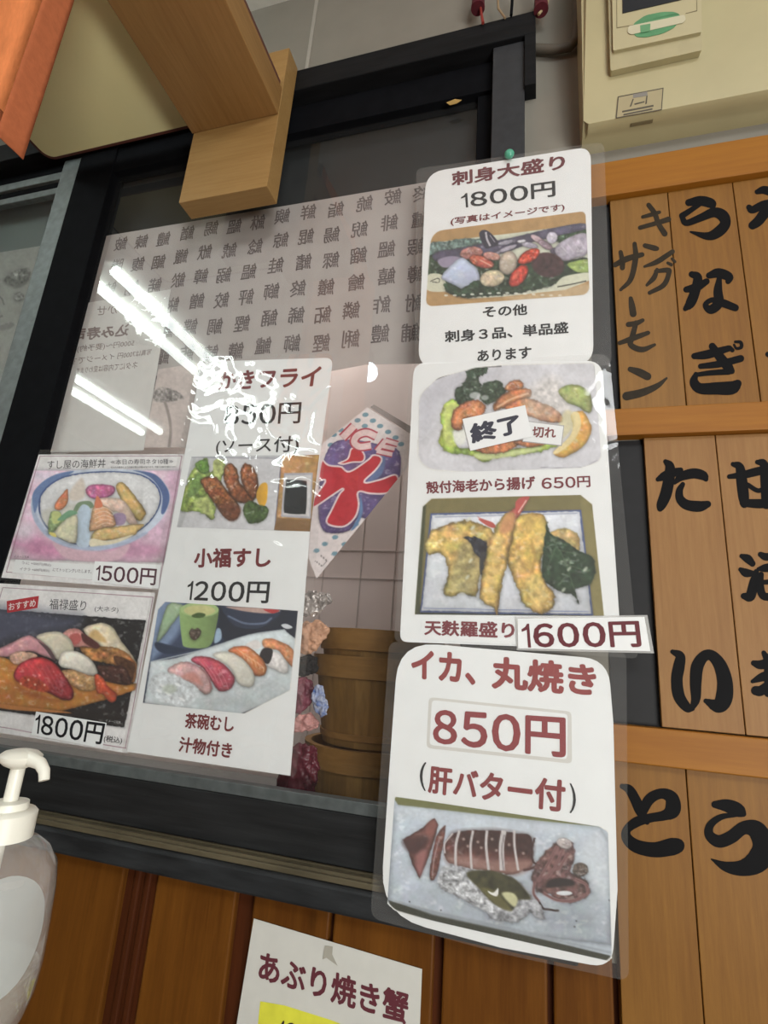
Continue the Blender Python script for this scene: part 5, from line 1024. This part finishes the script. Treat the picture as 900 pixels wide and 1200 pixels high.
# oval label wrapped on the front right of the body
V = []; Fc = []; na, nz_ = 24, 16; a_mid = math.radians(-28); R_ = lambda z: np.interp(z, [q[1] for q in bottle_prof(0)], [q[0] for q in bottle_prof(0)])+0.0006
V.append((bx+R_(0.056)*math.cos(a_mid), by+R_(0.056)*math.sin(a_mid), zbot+0.056))
for rr in (0.35, 0.7, 1.0):
    for k in range(32):
        a = 2*math.pi*k/32; z = 0.056+0.030*rr*math.sin(a); th = a_mid+0.75*rr*math.cos(a)
        V.append((bx+R_(z)*math.cos(th), by+R_(z)*math.sin(th), zbot+z))
for k in range(32): Fc.append([0, 1+k, 1+(k+1) % 32])
for q in range(2):
    for k in range(32): Fc.append([1+q*32+k, 1+(q+1)*32+k, 1+(q+1)*32+(k+1) % 32, 1+q*32+(k+1) % 32])
mesh('oval_label', V, Fc, film_mat('frosted_label', haze=0.55, hazecol=(190, 196, 194), rough=0.2), bt, smooth=True)
pw = mat('white_pump_plastic', (224, 222, 210), 0.35, 0.4, noise=0.03)
b = MB(); b.lathe([(0.0150, 0.0975), (0.0165, 0.0980), (0.0165, 0.112), (0.0150, 0.1135), (0.0110, 0.1140), (0.0105, 0.118), (0.0060, 0.1185)], (bx, by, zbot), 40); b.build('collar', pw, bt, smooth=True)
b = MB(); b.tube([(bx, by, zbot+0.115), (bx, by, zbot+0.138)], 0.0042, 16); b.tube([(bx, by, zbot+0.012), (bx, by, zbot+0.098)], 0.003, 10); b.build('pump_stem', pw, bt, smooth=True)
b = MB(); hz = zbot+0.137
b.lathe([(0.0042, 0.0), (0.0085, 0.002), (0.0120, 0.0050), (0.0125, 0.0075), (0.0095, 0.0100), (0.0045, 0.0112)], (bx, by, hz), 32)
b.tube([(bx+0.004, by, hz+0.0065), (bx+0.012, by-0.001, hz+0.0062), (bx+0.019, by-0.002, hz+0.0050), (bx+0.0235, by-0.0025, hz+0.0015), (bx+0.0255, by-0.003, hz-0.0035)], [0.0050, 0.0042, 0.0036, 0.0033, 0.0030], 14)
b.build('pump_head', pw, bt, smooth=True)
ct = box('counter_ledge', wood('ledge_wood', (150, 96, 44), (120, 72, 30), 0.5, 'x', 30), -1.4, bx+0.035, -1.3, by+0.012, 0.99, zbot-0.0005, None, 0.002)
tag(ct, 'wooden counter ledge under the pump bottle', 'counter')
lg = box('ledge_post', MATS['ledge_wood'], -1.3, -1.2, -1.25, by, 0.0, 0.9895, None); tag(lg, 'wooden post carrying the counter ledge', 'post')

# ------------------------------------------------------------------ ceiling lamps of the dining room (seen mirrored in the glass)
def mirror_z(px, py, z):
    v = atz(px, py, z); return np.array([v[0], 2*GY-v[1], v[2]])
ZL = 2.735
def fixture(pixA, pixB, ylen, label):
    a = mirror_z(*pixA, ZL); c = mirror_z(*pixB, ZL)
    y1 = max(a[1], c[1]); y0 = y1-ylen; xa, xb = a[0], c[0]; xm = (xa+xb)/2; hw = abs(xb-xa)/2
    t = thing('fluorescent_lamp', label, 'ceiling lamp', (xm, (y0+y1)/2, CEIL), 'fluorescent ceiling lamps')
    b = MB()
    b.poly([(xm-hw-0.12, y1+0.03, ZL+0.015), (xm-hw-0.015, y1+0.03, CEIL-0.001), (xm+hw+0.015, y1+0.03, CEIL-0.001), (xm+hw+0.12, y1+0.03, ZL+0.015), (xm+0.02, y1+0.03, ZL+0.03), (xm-0.02, y1+0.03, ZL+0.03)], (0, y0-y1-0.06, 0))
    b.build('reflector', mat('white_lamp_housing', (226, 228, 222), 0.35), t)
    for x in (xa, xb):
        b = MB(); b.tube([(x, y1, ZL), (x, y0, ZL)], 0.024, 16)
        b.build('lamp_tube', mat('glowing_tube', (240, 245, 240), 0.3, emit=(236, 246, 244), estr=TUBE_POWER), t, smooth=True)
fixture((119, 339), (134, 317), 2.3, 'twin tube fluorescent lamp on the ceiling, mirrored large in the window glass')
fixture((82, 457), (86, 442), 0.8, 'twin tube fluorescent lamp further along the ceiling, mirrored small above the bowl card')
v = mirror_z(432, 436, 2.50)
pl = thing('pendant_bulb', 'round pendant bulb hanging from the ceiling, mirrored in the window glass', 'ceiling lamp', (v[0], v[1], CEIL))
b = MB(); b.sphere(v, 0.042, 0.042, 0.046); b.build('bulb', mat('glowing_bulb', (250, 250, 250), 0.3, emit=(226, 244, 255), estr=30), pl, smooth=True)
b = MB(); b.lathe([(0.018, 0.04), (0.020, 0.09), (0.012, 0.10)], tuple(v), 20); b.tube([(v[0], v[1], v[2]+0.095), (v[0], v[1], CEIL-0.001)], 0.004, 8); b.build('socket', mat('dark_socket', (60, 60, 60), 0.5), pl, smooth=True)
